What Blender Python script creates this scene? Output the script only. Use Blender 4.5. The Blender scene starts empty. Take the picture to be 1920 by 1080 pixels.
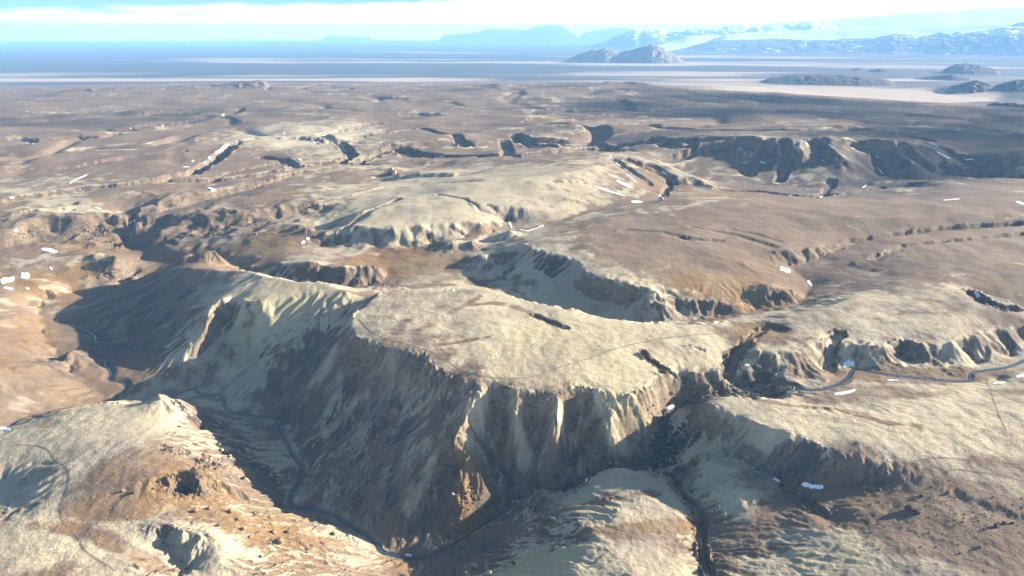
import bpy, bmesh, math, random, time
import numpy as np
from mathutils import Vector
T0 = time.time()
sc = bpy.context.scene
COL = sc.collection
R = math.radians

# ------------------------------------------------------------------ camera, sky, sun, exposure
F, PITCH, HC = 1371.0, R(19.0), 300.0          # focal length in photo pixels, downward pitch, camera height over the mesa top
cam_d = bpy.data.cameras.new('camera')
cam = bpy.data.objects.new('camera', cam_d); COL.objects.link(cam)
cam.location = (0, 0, HC); cam.rotation_euler = (R(90) - PITCH, 0, 0)
cam_d.sensor_width = 36.0; cam_d.lens = 36.0 * F / 1920.0
cam_d.clip_start = 1.0; cam_d.clip_end = 400000.0
sc.camera = cam

SUN_EL, SUN_AZ = R(15.5), R(15.5)              # azimuth measured from +x (photo right) towards +y (away)
world = bpy.data.worlds.new('World'); sc.world = world; world.use_nodes = True
wn, wl = world.node_tree.nodes, world.node_tree.links
wn.clear()
def N(tree, t, **kw):
    n = tree.nodes.new(t)
    for k, v in kw.items():
        if k.startswith('i_'):
            n.inputs[int(k[2:]) if k[2:].isdigit() else k[2:].replace('_', ' ')].default_value = v
        else: setattr(n, k, v)
    return n
wt = world.node_tree
sky = N(wt, 'ShaderNodeTexSky', sky_type='NISHITA', sun_disc=False, sun_elevation=SUN_EL,
        sun_rotation=R(90) - SUN_AZ, altitude=400.0, air_density=1.0, dust_density=0.8, ozone_density=1.6)
bg1 = N(wt, 'ShaderNodeBackground', i_Strength=0.028); wl.new(sky.outputs[0], bg1.inputs[0])
# broken cloud: a bright bank along the horizon, blue gaps above it
tc = N(wt, 'ShaderNodeTexCoord')
sx = N(wt, 'ShaderNodeSeparateXYZ'); wl.new(tc.outputs['Generated'], sx.inputs[0])
mp = N(wt, 'ShaderNodeMapping'); mp.inputs['Scale'].default_value = (3.0, 3.0, 34.0); mp.inputs['Location'].default_value = (4.2, 1.3, 0.4)
wl.new(tc.outputs['Generated'], mp.inputs[0])
cn = N(wt, 'ShaderNodeTexNoise', i_Scale=1.0, i_Detail=7.0, i_Roughness=0.6); wl.new(mp.outputs[0], cn.inputs['Vector'])
def M(t, op, a, b=None, clamp=False):
    n = t.nodes.new('ShaderNodeMath'); n.operation = op; n.use_clamp = clamp
    for i, v in enumerate((a, b)):
        if v is None: continue
        if isinstance(v, (int, float)): n.inputs[i].default_value = v
        else: t.links.new(v, n.inputs[i])
    return n.outputs[0]
# bank height grows towards +x (the bright side)
edge = M(wt, 'ADD', M(wt, 'MULTIPLY', sx.outputs[0], 0.038), 0.046)
edge = M(wt, 'ADD', edge, M(wt, 'MULTIPLY', M(wt, 'SUBTRACT', cn.outputs[0], 0.5), 0.05))
bank = M(wt, 'DIVIDE', M(wt, 'SUBTRACT', edge, sx.outputs[2]), 0.013, True)
hi = N(wt, 'ShaderNodeMapRange', i_1=0.50, i_2=0.68); wl.new(cn.outputs[0], hi.inputs[0])
cov = M(wt, 'MAXIMUM', bank, M(wt, 'MULTIPLY', hi.outputs[0], M(wt, 'MULTIPLY', M(wt, 'GREATER_THAN', sx.outputs[2], 0.2), 0.06)))
bg2 = N(wt, 'ShaderNodeBackground', i_Strength=1.9); bg2.inputs[0].default_value = (0.93, 0.97, 1.0, 1)
mixw = N(wt, 'ShaderNodeMixShader'); wl.new(cov, mixw.inputs[0]); lowc = N(wt, 'ShaderNodeMapRange', i_1=0.22, i_2=0.07); wl.new(sx.outputs[2], lowc.inputs[0])
den = N(wt, 'ShaderNodeMapRange', i_1=0.30, i_2=0.50); wl.new(cn.outputs[0], den.inputs[0])
bg3 = N(wt, 'ShaderNodeBackground', i_Strength=0.14); bg3.inputs[0].default_value = (0.24, 0.42, 0.60, 1)
mix3 = N(wt, 'ShaderNodeMixShader'); wl.new(M(wt, 'MULTIPLY', M(wt, 'MULTIPLY', lowc.outputs[0], den.outputs[0]), 0.9), mix3.inputs[0]); wl.new(bg1.outputs[0], mix3.inputs[1]); wl.new(bg3.outputs[0], mix3.inputs[2])
wl.new(mix3.outputs[0], mixw.inputs[1]); wl.new(bg2.outputs[0], mixw.inputs[2])
wo = N(wt, 'ShaderNodeOutputWorld'); wl.new(mixw.outputs[0], wo.inputs[0])

sun_d = bpy.data.lights.new('sun', 'SUN'); sun_d.energy = 5.0; sun_d.angle = R(0.5); sun_d.color = (1.0, 0.90, 0.76)
sun = bpy.data.objects.new('sun', sun_d); COL.objects.link(sun)
sdir = Vector((math.cos(SUN_EL) * math.cos(SUN_AZ), math.cos(SUN_EL) * math.sin(SUN_AZ), math.sin(SUN_EL)))
sun.rotation_euler = sdir.to_track_quat('Z', 'Y').to_euler()
sun.location = (0, 0, 5000)

vs = sc.view_settings
vs.view_transform = 'Standard'; vs.look = 'None'; vs.gamma = 1.0; vs.use_curve_mapping = False
vs.exposure = 2.3
sc.render.engine = 'CYCLES'
sc.cycles.volume_bounces = 1; sc.cycles.max_bounces = 6; sc.cycles.diffuse_bounces = 3
sc.cycles.use_denoising = True; sc.cycles.transparent_max_bounces = 24

HAZE_DENSITY = 3.5e-5
PLAIN_Z = -150.0

# ------------------------------------------------------------------ projection helpers (photo pixel + height -> place in the world)
cP, sP = math.cos(PITCH), math.sin(PITCH)
def ray(px, py):
    u, v = (px - 960.0) / F, (540.0 - py) / F
    return np.array([u, cP + v * sP, -sP + v * cP])
def gp(px, py, z):
    d = ray(px, py); t = (z - HC) / d[2]
    return d[0] * t, d[1] * t

# ------------------------------------------------------------------ noise
_rs = np.random.RandomState(7)
PERM = _rs.permutation(1024).astype(np.int32); PERM = np.concatenate([PERM, PERM, PERM])
_ang = _rs.rand(1024) * 2 * np.pi
GX, GY = np.cos(_ang).astype(np.float32), np.sin(_ang).astype(np.float32)
def perlin(x, y, seed=0):
    xi = np.floor(x).astype(np.int32); yi = np.floor(y).astype(np.int32)
    xf = (x - xi).astype(np.float32); yf = (y - yi).astype(np.float32)
    xi = (xi + seed * 131) & 1023; yi = (yi + seed * 57) & 1023; x1 = (xi + 1) & 1023; y1 = (yi + 1) & 1023
    def g(a, b, dx, dy):
        h = PERM[PERM[a] + b]; return GX[h] * dx + GY[h] * dy
    u = xf * xf * xf * (xf * (xf * 6 - 15) + 10); v = yf * yf * yf * (yf * (yf * 6 - 15) + 10)
    a = g(xi, yi, xf, yf); b = g(x1, yi, xf - 1, yf); c = g(xi, y1, xf, yf - 1); d = g(x1, y1, xf - 1, yf - 1)
    return (a + u * (b - a) + v * ((c + u * (d - c)) - (a + u * (b - a)))) * 1.4
def fbm(x, y, lam, octs, seed=0, rough=0.5):
    s = 0; a = 1.0; t = 0
    for o in range(octs):
        s = s + a * perlin(x / lam, y / lam, seed + o); t += a; a *= rough; lam *= 0.5
    return s / t
def sstep(a, b, x):
    t = np.clip((x - a) / (b - a), 0, 1); return t * t * (3 - 2 * t)
def hashf(i, j, k):
    h = PERM[(PERM[(i + 37 * k) & 1023] + j) & 1023]
    return (h.astype(np.float32) + 0.5) / 1024.0

def smooth_line(P, n=3):
    P = np.array(P)
    for _ in range(n):
        q = [P[0]]
        for a, b in zip(P[:-1], P[1:]): q += [a * 0.75 + b * 0.25, a * 0.25 + b * 0.75]
        P = np.array(q + [P[-1]])
    return P

# ------------------------------------------------------------------ breaklines of the terrain: photo pixel x, y and height
L = []
def ln(*p): L.append(p)
def fall(p0, *rest):
    """line running down a face: each next point is a pixel and the steepness (degrees) of the ground leading to it"""
    out = [p0]
    for px, py, deg in rest:
        a = gp(*out[-1]); z0 = out[-1][2]; d = ray(px, py); r0 = math.hypot(*a)
        lo, hi_ = HC + r0 * d[2] / math.hypot(d[0], d[1]), z0
        for _ in range(40):
            mz = 0.5 * (lo + hi_); b = gp(px, py, mz)
            if z0 - mz - math.tan(R(deg)) * math.hypot(a[0] - b[0], a[1] - b[1]) > 0: lo = mz
            else: hi_ = mz
        out.append((px, py, 0.5 * (lo + hi_)))
    L.append(out); return out
# --- the central mesa
ln((705,556,-2),(680,574,-2),(658,598,-2),(650,612,-3),(668,630,-3),(700,645,-3),(740,655,-3),(790,668,-4),(815,688,-5),(850,702,-5),(880,712,-5),(900,721,-6),(935,722,-7),(960,726,-7),(1000,736,-8),(1040,741,-9),(1060,735,-9),(1100,728,-9),(1135,733,-10),(1175,741,-12),(1200,735,-12),(1222,724,-12),(1240,706,-12),(1262,698,-14),(1300,699,-15),(1340,697,-16),(1366,680,-16))
ln((705,556,-2),(735,541,-2),(800,539,-1),(860,546,0),(885,538,1.5),(905,533,3),(925,542,1),(940,550,-1),(1000,563,-2),(1060,578,-3),(1120,592,-5),(1180,602,-7),(1250,610,-9),(1310,612,-11),(1360,604,-12))
ln((760,600,2),(830,590,2)); ln((900,640,1)); ln((850,575,2)); ln((905,570,-1.5),(960,578,-3),(1010,596,-4.5),(1050,612,-3.5)); ln((940,600,4)); ln((1040,585,-1)); ln((800,645,0)); ln((900,690,0.5)); ln((960,660,-1.5)); ln((1060,650,0.5)); ln((1150,650,-2)); ln((1250,640,-6)); ln((1100,700,-4)); ln((1010,640,-1),(870,640,-1.5))
# mesa back slope (hidden) and the valley behind it
ln((720,556,-18),(800,558,-22),(900,568,-24),(1000,580,-26),(1080,592,-28),(1150,604,-30),(1200,606,-31),(1290,606,-28))
# --- left stream and its valley floor
S1 = [(255,512,-64),(195,560,-69),(100,598,-72),(113,607,-72.3),(137,608,-72.6),(153,617,-73),(170,623,-73.4),(180,633,-73.8),(177,641,-74.2),(200,644,-74.7),(230,639,-75.2),(248,641,-75.6),(240,652,-76.2),(217,668,-77),(193,680,-77.8),(203,690,-78.2),(210,702,-78.8),(200,713,-79.3),(230,717,-79.8),(238,727,-80.3),(227,738,-81),(213,743,-81.4),(218,755,-82),(270,758,-83),(310,750,-83.6),(333,738,-84),(365,727,-84.6),(375,740,-85.2),(400,740,-85.7),(415,737,-86),(420,755,-86.8),(425,772,-87.6),(470,778,-88.4),(510,782,-89),(525,790,-89.5),(530,810,-90.2),(540,835,-91.2),(552,858,-92),(570,880,-92.8),(565,900,-93.4),(548,920,-94),(542,940,-94.8),(550,952,-95.3),(590,955,-96),(625,965,-96.7),(655,985,-97.7),(690,1005,-98.8),(708,1020,-99.4),(712,1035,-100),(740,1042,-100.5),(790,1047,-101)]
ln(*S1)
ln((70,575,-70),(85,640,-70),(120,690,-74),(160,720,-79),(200,750,-82)); ln((300,500,-60),(240,540,-68)); ln((240,620,-72),(262,650,-74),(245,680,-77),(262,720,-79))
ln((440,762,-84),(490,772,-87)); ln((530,780,-86),(556,830,-89),(585,880,-90),(575,925,-93),(620,950,-94),(670,975,-96),(720,1010,-97),(780,1025,-98))
# west bank: lit hillside sloping into the valley
ln((-80,600,-36),(0,600,-48),(40,590,-57),(72,578,-66)); ln((-80,640,-34),(0,640,-46),(60,640,-55),(95,645,-62)); ln((-80,700,-34),(0,690,-45),(60,690,-52),(100,680,-58),(140,650,-56)); ln((-60,745,-50),(0,740,-56),(80,735,-62),(140,735,-72)); ln((0,800,-64),(60,780,-68),(130,765,-75),(190,762,-80))
# --- foreground left hill
ln((-60,830,-52),(20,802,-52),(80,786,-47),(130,767,-44.5),(180,757,-43),(230,758,-42),(262,757,-39.5),(284,745,-36.5),(297,738,-33.5),(306,737,-33),(318,745,-37),(330,754,-41),(350,761,-44),(362,770,-49))
ln((-60,870,-48),(60,850,-44),(150,830,-40),(250,825,-39),(330,815,-44),(385,815,-56)); ln((100,880,-40),(200,865,-36),(280,855,-36),(350,850,-42),(420,850,-60)); ln((105,885,-40),(40,905,-50),(-30,925,-60)); ln((100,935,-42),(40,945,-50),(-40,960,-56)); ln((100,940,-42),(200,920,-37),(280,890,-35),(340,890,-38),(400,880,-46),(470,890,-68)); ln((300,960,-44),(350,945,-47),(420,930,-54),(490,935,-74)); ln((380,800,-60),(440,830,-72),(500,870,-84),(530,920,-91)); ln((420,800,-76),(500,840,-86))
ln((-60,1000,-42),(60,980,-41),(160,970,-42),(240,970,-42),(320,985,-42),(380,1000,-45),(405,1020,-48),(420,1060,-48)); ln((300,1010,-50),(330,1040,-55),(345,1080,-58)); ln((400,965,-51),(480,965,-62),(560,985,-75),(640,1000,-86),(700,1020,-95)); ln((480,1010,-59),(560,1020,-69),(630,1035,-79),(690,1042,-92)); ln((460,1080,-52),(560,1080,-66),(640,1075,-78),(690,1060,-86)); ln((0,1090,-40),(150,1070,-40),(250,1050,-43)); ln((690,1110,-86),(400,1130,-46),(0,1150,-38))
# --- spur B (green knobs) and the slopes left of the mesa
ln((650,546,-9),(640,545,-10),(600,528,-8),(560,528,-8),(520,520,-7),(490,517,-8),(470,508,-10),(440,505,-11),(390,503,-13),(350,500,-20),(318,505,-30),(290,515,-40),(270,530,-50))
ln((640,550,-11),(600,548,-12),(560,550,-14),(530,556,-15),(500,560,-16),(488,563,-18),(470,566,-20),(440,562,-20),(415,560,-22),(398,575,-25),(385,590,-30))
ln((488,563,-18),(487,590,-30),(475,615,-43),(452,640,-56),(430,655,-65)); ln((398,580,-26),(390,605,-36),(370,635,-50),(352,670,-64),(350,690,-71)); ln((440,585,-40),(430,610,-52),(400,650,-66),(370,690,-76))
ln((350,545,-36),(320,565,-44),(290,600,-58),(262,632,-72)); ln((380,560,-28),(345,600,-48),(310,640,-62),(268,690,-77)); ln((350,700,-76),(320,722,-81),(270,735,-80)); ln((450,660,-70),(430,690,-76),(400,720,-82),(370,722,-83))
ln((645,560,-14),(600,590,-26),(560,625,-40),(520,665,-55),(480,710,-72),(440,750,-84))
ln((690,563,-15),(660,585,-23),(620,620,-38),(580,660,-54),(545,705,-70),(515,750,-83),(500,772,-88))
ln((655,625,-9),(625,665,-30),(595,710,-50),(565,755,-68),(540,790,-84)); ln((700,652,-10),(680,700,-33),(650,760,-55),(610,830,-76),(585,870,-87))
ln((790,680,-12),(770,730,-32),(740,790,-52),(690,860,-72),(640,930,-90)); ln((850,712,-12),(830,760,-28),(790,830,-50),(750,900,-70),(710,970,-89))
# spur with the crag, down to the stream bend
fall((893,728,-7),(882,760,30),(866,790,30),(850,815,22),(862,850,42),(876,890,48),(876,940,46),(872,985,44))
fall((850,818,-36),(836,830,20),(822,880,48),(815,920,45),(795,965,42),(765,1002,36))
fall((862,838,-40),(898,876,32),(908,905,55),(895,945,45))
ln((700,992,-92),(760,990,-92),(830,1003,-95),(850,1015,-98))
# bowls and ribs of the south face
fall((925,724,-7),(928,780,80),(940,820,40),(952,865,36),(964,905,34),(966,935,22)); fall((962,728,-7.5),(962,775,24),(972,815,60),(985,850,44)); fall((1003,737,-8),(1003,792,82),(1008,840,38),(1014,880,36)); ln((1002,869,-59),(1014,867,-57.5),(1018,885,-64))
fall((1046,744,-9),(1046,792,18),(1030,825,70),(1022,860,48),(1014,895,36)); fall((1090,730,-9),(1090,786,84),(1082,815,40),(1068,852,36),(1054,892,32)); fall((1133,735,-10),(1140,775,20),(1151,808,36),(1154,832,70),(1138,862,46),(1110,890,36)); fall((1178,743,-12),(1202,785,52),(1230,808,50)); fall((1222,727,-12),(1238,756,58),(1242,784,58))
# --- ravine stream (from the fall to the main stream)
S3 = [(1487,741,-30.5),(1440,748,-32.5),(1390,750,-34),(1340,751,-36),(1290,755,-39),(1258,772,-43.5),(1247,800,-49),(1242,830,-56),(1240,860,-62.5),(1200,880,-67.5),(1140,898,-72),(1060,925,-78),(990,930,-83),(970,930,-85.5),(966,948,-88.5),(930,970,-92),(893,992,-95.5),(877,1005,-97.2),(847,1023,-99.4),(790,1047,-101)]
ln(*S3)
# canyon north wall
fall((1268,704,-14),(1285,742,68)); fall((1340,700,-16.5),(1343,737,64)); fall((1380,697,-18),(1384,735,62)); fall((1412,692,-17),(1420,712,60),(1430,735,58)); fall((1460,706,-19),(1468,734,58)); ln((1392,640,-13),(1385,660,-15.5),(1372,682,-18.5),(1362,698,-22)); ln((1450,605,-10),(1420,615,-12),(1400,630,-13)); ln((1300,701,-15.5),(1340,699,-16.5),(1375,696,-17.5),(1415,690,-16),(1460,704,-18.5),(1488,720,-20))
# --- moss plateau on the right and its shaded front
ln((1300,752,-25),(1318,744,-22),(1345,741,-20),(1385,740,-18.5),(1410,745,-18.5),(1450,746,-18),(1495,742,-20)); ln((1323,748,-20),(1345,766,-18),(1382,780,-16),(1425,798,-13),(1470,808,-11.5),(1513,817,-11),(1557,840,-12),(1613,853,-13),(1643,867,-13),(1663,863,-13.5),(1710,882,-14.5),(1773,898,-15.5),(1793,917,-16),(1840,940,-16),(1920,968,-16),(2000,985,-16))
ln((1450,770,-13),(1550,775,-12),(1650,780,-10),(1760,770,-10),(1900,775,-9),(2000,775,-8)); ln((1600,825,-9.5),(1750,850,-11),(1900,880,-12)); ln((1520,760,-20),(1580,765,-17.5),(1630,762,-16))
ln((1300,770,-42),(1290,800,-50),(1275,840,-59),(1262,870,-64)); ln((1330,800,-38),(1320,830,-47),(1300,850,-53)); ln((1300,855,-53),(1345,862,-47),(1430,888,-40),(1500,910,-33.5),(1530,915,-31.5),(1580,912,-27.5),(1640,905,-22.5),(1700,905,-18.5),(1760,922,-18.5),(1830,950,-18.2),(1920,980,-17.8))
ln((1400,830,-26),(1480,855,-22),(1560,870,-19)); ln((1600,960,-26),(1700,960,-21),(1800,980,-18.5),(1900,1030,-18)); ln((1500,960,-34),(1560,1000,-30),(1650,1050,-25),(1800,1080,-20),(1950,1100,-18)); ln((1530,930,-32),(1560,950,-30))
# dome and promontory in the right foreground
ln((1268,895,-62),(1285,880,-52),(1302,868,-44),(1312,862,-42),(1335,858,-43)); ln((1300,885,-43),(1340,872,-39),(1380,878,-36),(1420,888,-35),(1455,900,-36),(1478,912,-37)); ln((1320,925,-42),(1380,915,-36),(1440,925,-36)); ln((1335,960,-46),(1400,965,-41),(1460,960,-39)); ln((1340,1010,-47),(1420,1020,-41),(1500,1050,-35)); ln((1350,1080,-44),(1450,1090,-38),(1600,1100,-28))
ln((1252,888,-66),(1275,925,-58),(1305,955,-54),(1316,975,-52.5),(1312,1000,-51.5),(1318,1040,-50),(1332,1085,-47)); ln((1478,912,-40),(1500,940,-36),(1560,985,-32))
ln((1115,878,-55),(1127,872,-51),(1150,871,-49.5),(1185,880,-49.5),(1215,888,-51),(1240,897,-55),(1258,915,-57)); ln((1120,885,-54),(1095,905,-57),(1073,923,-61),(1043,936,-65),(1015,955,-70),(990,966,-75)); ln((1200,925,-47),(1250,950,-48),(1290,975,-49)); ln((1150,960,-46),(1230,1000,-45),(1290,1050,-46)); ln((1080,975,-53),(1120,1010,-47),(1180,1060,-42),(1200,1100,-39)); ln((1000,995,-69),(1020,1020,-63),(1000,1050,-62),(960,1085,-63),(900,1120,-66)); ln((960,985,-80),(940,1010,-82),(900,1035,-88),(850,1060,-92),(790,1090,-92)); ln((820,1050,-98),(760,1075,-94),(720,1085,-90)); ln((1060,1080,-50),(1100,1100,-45))
# --- plateau right of the mesa, with the upper stream
S2 = [(1990,655,-17.5),(1920,675,-18.5),(1895,688,-19),(1850,694,-19.4),(1825,697,-19.7),(1817,706,-20),(1825,715,-20.2),(1780,716,-20.5),(1720,709,-20.8),(1660,702,-21.1),(1620,694,-21.3),(1597,692,-21.5),(1594,704,-21.8),(1575,719,-22.1),(1545,730,-22.5),(1515,733,-22.8),(1490,728,-23)]
ln(*S2)
ln((1640,718,-16.5),(1760,727,-16),(1850,728,-16.5),(1920,712,-15),(2000,700,-14)); ln((1560,722,-19.5),(1600,716,-18.5),(1640,709,-19.5)); ln((1540,742,-19),(1590,742,-18)); ln((1505,740,-20.5),(1530,745,-18))
ln((1420,640,-6),(1418,655,-6),(1450,664,-6.5),(1490,663,-6),(1520,652,-5),(1545,636,-4),(1555,632,-4)); fall((1430,660,-6.5),(1440,690,36),(1446,705,30)); fall((1490,663,-6),(1497,700,36),(1505,722,25)); fall((1530,648,-5),(1548,690,38),(1560,712,30)); ln((1562,634,-5),(1555,645,-10),(1554,660,-15),(1565,680,-19.5),(1585,690,-21)); ln((1567,636,-4.5),(1585,643,-4.5),(1620,648,-5),(1660,646,-5),(1682,637,-4.5),(1694,631,-5),(1706,641,-5),(1750,645,-5),(1790,640,-4.5),(1815,628,-3.5),(1860,617,-2),(1920,608,-1),(2000,595,0)); fall((1600,646,-5),(1605,670,44),(1610,689,34)); fall((1660,647,-5),(1665,688,40)); fall((1694,633,-6),(1696,660,50),(1692,690,32)); fall((1750,646,-5),(1758,692,42)); fall((1815,630,-4),(1828,680,38),(1832,690,20)); fall((1880,613,-2),(1890,660,34),(1892,676,24)); fall((1940,605,-1),(1945,655,34))
ln((1450,604,-9),(1520,590,-5),(1600,560,1),(1620,552,1)); ln((1560,610,-4),(1650,600,-1),(1750,600,0),(1850,590,2)); ln((1700,545,4),(1800,540,5),(1820,545,4)); ln((1640,545,-1),(1700,520,3),(1800,500,6),(1920,495,7)); ln((1822,545,1),(1834,556,-7),(1870,573,-8),(1920,586,-8),(1980,590,-8)); ln((1830,542,4),(1880,560,5),(1920,572,4)); ln((1815,550,3),(1860,582,3),(1920,594,3))
# --- plateau 2 behind the mesa
ln((945,470,-6),(985,454,3),(1010,447,6),(1060,445,8),(1110,446,9)); ln((985,456,3),(1000,463,4),(1040,474,5),(1085,488,5),(1092,503,1),(1110,518,1),(1160,529,0),(1205,540,-2),(1228,546,-3),(1240,550,-9),(1255,575,-14)); ln((1040,500,-8),(1085,520,-10)); ln((960,545,-30),(1050,575,-35),(1120,595,-36)); ln((975,480,-8),(960,510,-20)); ln((1000,500,-14),(1060,540,-24),(1130,570,-29),(1180,582,-30))
ln((1100,480,7),(1200,450,9),(1300,425,11)); ln((1150,510,3),(1250,510,1),(1330,500,0),(1400,490,1)); ln((1250,545,-6),(1350,530,-5),(1420,520,-7),(1470,505,-14)); ln((1450,470,1),(1500,466,1),(1550,462,-3),(1560,475,-9),(1540,490,-12)); ln((1160,585,-29),(1178,570,-20),(1215,570,-16),(1255,576,-17),(1268,590,-24)); ln((1275,575,-20),(1300,566,-16),(1340,566,-15),(1372,575,-18)); ln((1400,545,-12),(1440,536,-9),(1480,545,-11),(1492,560,-18)); ln((1270,585,-24),(1330,590,-25),(1400,583,-24),(1450,578,-23),(1500,570,-21))
S4 = [(1290,607,-28),(1400,585,-25),(1500,572,-22),(1512,550,-20.5),(1522,530,-19),(1490,508,-17),(1480,500,-16.5),(1520,490,-15),(1556,478,-13),(1580,462,-11),(1640,440,-7),(1750,430,-4),(1920,420,-2)]
ln(*S4)
ln((1530,500,-12),(1580,500,-9),(1640,510,-8)); ln((1600,490,-3),(1700,470,2),(1800,460,5),(1920,450,6))
# --- valley V2 and knobs between mesa and hill 3
ln((270,490,-60),(340,492,-52),(410,500,-46),(450,500,-42),(490,520,-36),(560,535,-36),(640,545,-34),(715,540,-34)); ln((345,482,-22),(385,472,-18),(405,478,-20),(412,490,-28)); ln((285,520,-43),(330,490,-30),(345,485,-25)); ln((535,498,-20),(560,490,-15),(590,493,-17),(615,500,-19),(645,505,-17),(690,500,-18),(712,508,-22),(722,528,-36));
fall((560,491,-15),(558,515,34),(556,538,38)); fall((600,497,-18),(600,520,40),(602,542,34)); fall((648,506,-17),(650,528,42),(652,548,36)); fall((692,502,-18),(694,522,44),(696,543,38)); fall((525,488,-20),(520,505,38),(510,525,30)); fall((480,478,-26),(470,500,36)); fall((430,470,-30),(425,492,36)); ln((470,500,-33),(500,480,-28),(540,470,-22))
ln((240,470,-62),(280,470,-50),(330,470,-42),(380,462,-36),(420,452,-30)); ln((285,448,-36),(300,436,-31),(325,432,-29),(345,440,-31),(360,440,-31),(375,436,-31),(378,448,-36)); ln((400,448,-30),(450,437,-25),(500,427,-19),(545,420,-14),(565,424,-14),(582,432,-15),(585,440,-17)); ln((420,480,-38),(480,470,-30),(540,455,-22),(572,448,-22)); ln((560,470,-26),(600,462,-29),(650,462,-32)); ln((640,475,-29),(700,485,-28),(790,490,-27),(830,480,-26),(880,470,-25)); ln((725,515,-33),(740,500,-29)); ln((730,540,-34),(722,530,-34),(722,505,-31)); ln((790,520,-31),(840,500,-28),(880,492,-23),(905,486,-20),(930,490,-21),(940,500,-24)); ln((900,540,-34),(950,520,-32)); ln((800,462,-26),(830,455,-18),(880,456,-17),(900,462,-20),(905,475,-25)); ln((925,452,-21),(935,440,-15),(960,436,-13),(985,442,-14)); ln((900,455,-24),(925,435,-22),(955,428,-20))
# --- left cliffs and terraces
ln((-80,448,-13),(0,432,-12),(30,424,-11),(50,414,-10),(93,408,-10),(140,406,-9),(167,401,-9),(213,397,-9),(232,402,-11)); fall((-40,440,-12),(-38,470,52)); fall((0,433,-12),(2,462,52)); fall((50,415,-10),(54,450,52)); fall((95,409,-10),(98,441,54)); fall((140,407,-9),(142,437,54)); fall((180,401,-9),(184,435,56)); fall((213,398,-9),(216,430,60)); ln((-80,480,-37),(20,463,-36),(80,446,-35),(150,438,-35),(190,436,-35),(222,438,-36),(230,455,-40)); ln((0,475,-37),(100,470,-40),(160,474,-40),(190,470,-44),(225,464,-50),(235,455,-56)); ln((155,450,-37),(175,455,-38)); ln((-60,500,-40),(60,490,-40),(120,482,-38),(165,478,-37),(200,478,-36),(225,488,-37),(240,502,-43),(248,512,-52)); ln((170,505,-48),(165,525,-56),(200,527,-62),(240,520,-62)); ln((130,500,-43),(100,520,-50),(150,535,-60),(135,550,-66)); ln((-60,530,-40),(30,520,-43),(60,530,-47),(110,550,-60)); ln((-60,570,-40),(20,560,-50),(60,565,-60),(100,560,-67))
# --- canyon and tongue
ln((240,412,-44),(260,404,-36),(300,396,-30),(360,384,-25),(420,367,-20),(480,352,-16)); ln((240,402,-12),(256,398,-12),(266,388,-11),(300,374,-10),(350,362,-9),(400,355,-8),(440,346,-8),(480,338,-7),(545,330,-6)); ln((252,412,-16),(272,403,-14),(310,400,-13),(370,404,-12),(400,404,-11),(440,402,-10),(470,398,-9),(500,392,-7),(530,386,-5),(560,381,-4),(600,374,-2)); ln((243,442,-58),(256,446,-56)); fall((266,404,-15),(270,440,58)); fall((310,401,-14),(312,433,60)); fall((370,405,-12),(372,436,56)); fall((420,404,-10.5),(424,437,54)); fall((470,399,-9),(474,430,52)); fall((520,389,-6),(524,421,46)); fall((565,382,-4),(568,412,42)); fall((605,378,-2),(600,405,36)); ln((400,380,-6),(470,368,-5),(540,352,-2),(600,345,0))
# --- hill 3
ln((600,440,-30),(625,428,-20),(650,412,-10),(690,388,-3),(750,372,4)); ln((605,437,-14),(640,425,-6),(665,422,-4),(720,428,-5),(780,420,-2),(850,415,-2),(905,416,-6),(940,412,-14)); ln((600,464,-33),(620,465,-34)); fall((640,428,-6),(650,466,38)); fall((690,426,-5),(700,450,34),(705,468,42)); fall((740,426,-3),(750,450,34),(757,469,44)); fall((790,421,-2),(806,448,36),(812,463,44)); fall((850,417,-2),(866,438,40),(872,448,40)); fall((900,418,-6),(922,432,38)); ln((930,429,-22),(955,420,-20)); ln((660,400,2),(740,385,8),(850,385,8),(930,385,4),(990,390,0)); ln((740,325,3),(850,322,9),(940,310,18),(1010,297,25),(1080,289,31),(1140,286,33),(1180,291,30),(1240,308,18),(1300,330,4),(1340,349,-5)); ln((850,350,16),(950,340,22),(1050,325,28),(1120,310,31)); ln((1150,330,14),(1200,345,0),(1240,358,-10)); ln((1060,370,6),(1130,365,0),(1180,372,-6)); ln((950,415,-20),(990,428,-19),(1045,420,-17),(1080,405,-14.5),(1105,395,-12.5),(1150,387,-10.5),(1200,380,-9),(1240,370,-10),(1255,350,-12),(1300,352,-14),(1345,352,-16)); ln((1060,435,2),(1110,428,4),(1140,415,4),(1200,395,3),(1250,375,2)); ln((740,335,-8),(850,333,-2),(950,318,4)); ln((600,350,-14),(680,343,-14),(740,337,-10)); ln((600,332,-6),(680,322,-3),(730,318,-4),(800,308,-4),(880,302,-6)); ln((640,345,-13),(720,330,-11),(800,322,-10))
ln((800,300,4),(830,297,5),(880,298,4)); 
# --- plateau 4 and the dark pit
ln((1240,372,3),(1290,372,5),(1350,380,6),(1420,384,6),(1500,384,6),(1580,388,6),(1660,389,7),(1740,378,9),(1800,368,11),(1920,362,13),(2000,358,14)); ln((1300,400,6),(1500,410,6),(1700,410,6),(1900,400,8)); ln((1280,350,-10),(1350,362,-13),(1430,368,-15),(1520,372,-16),(1580,368,-16)); ln((1640,378,-10),(1690,372,-4),(1730,374,-3)); ln((1700,362,-10),(1760,350,-5),(1780,342,0),(1850,340,4),(1920,338,8)); ln((1600,356,-20),(1660,352,-24),(1720,348,-20)); ln((1640,340,-14),(1700,334,-10),(1770,338,-3),(1790,343,0)); ln((1560,360,-16),(1640,360,-14),(1700,356,-10))
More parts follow.
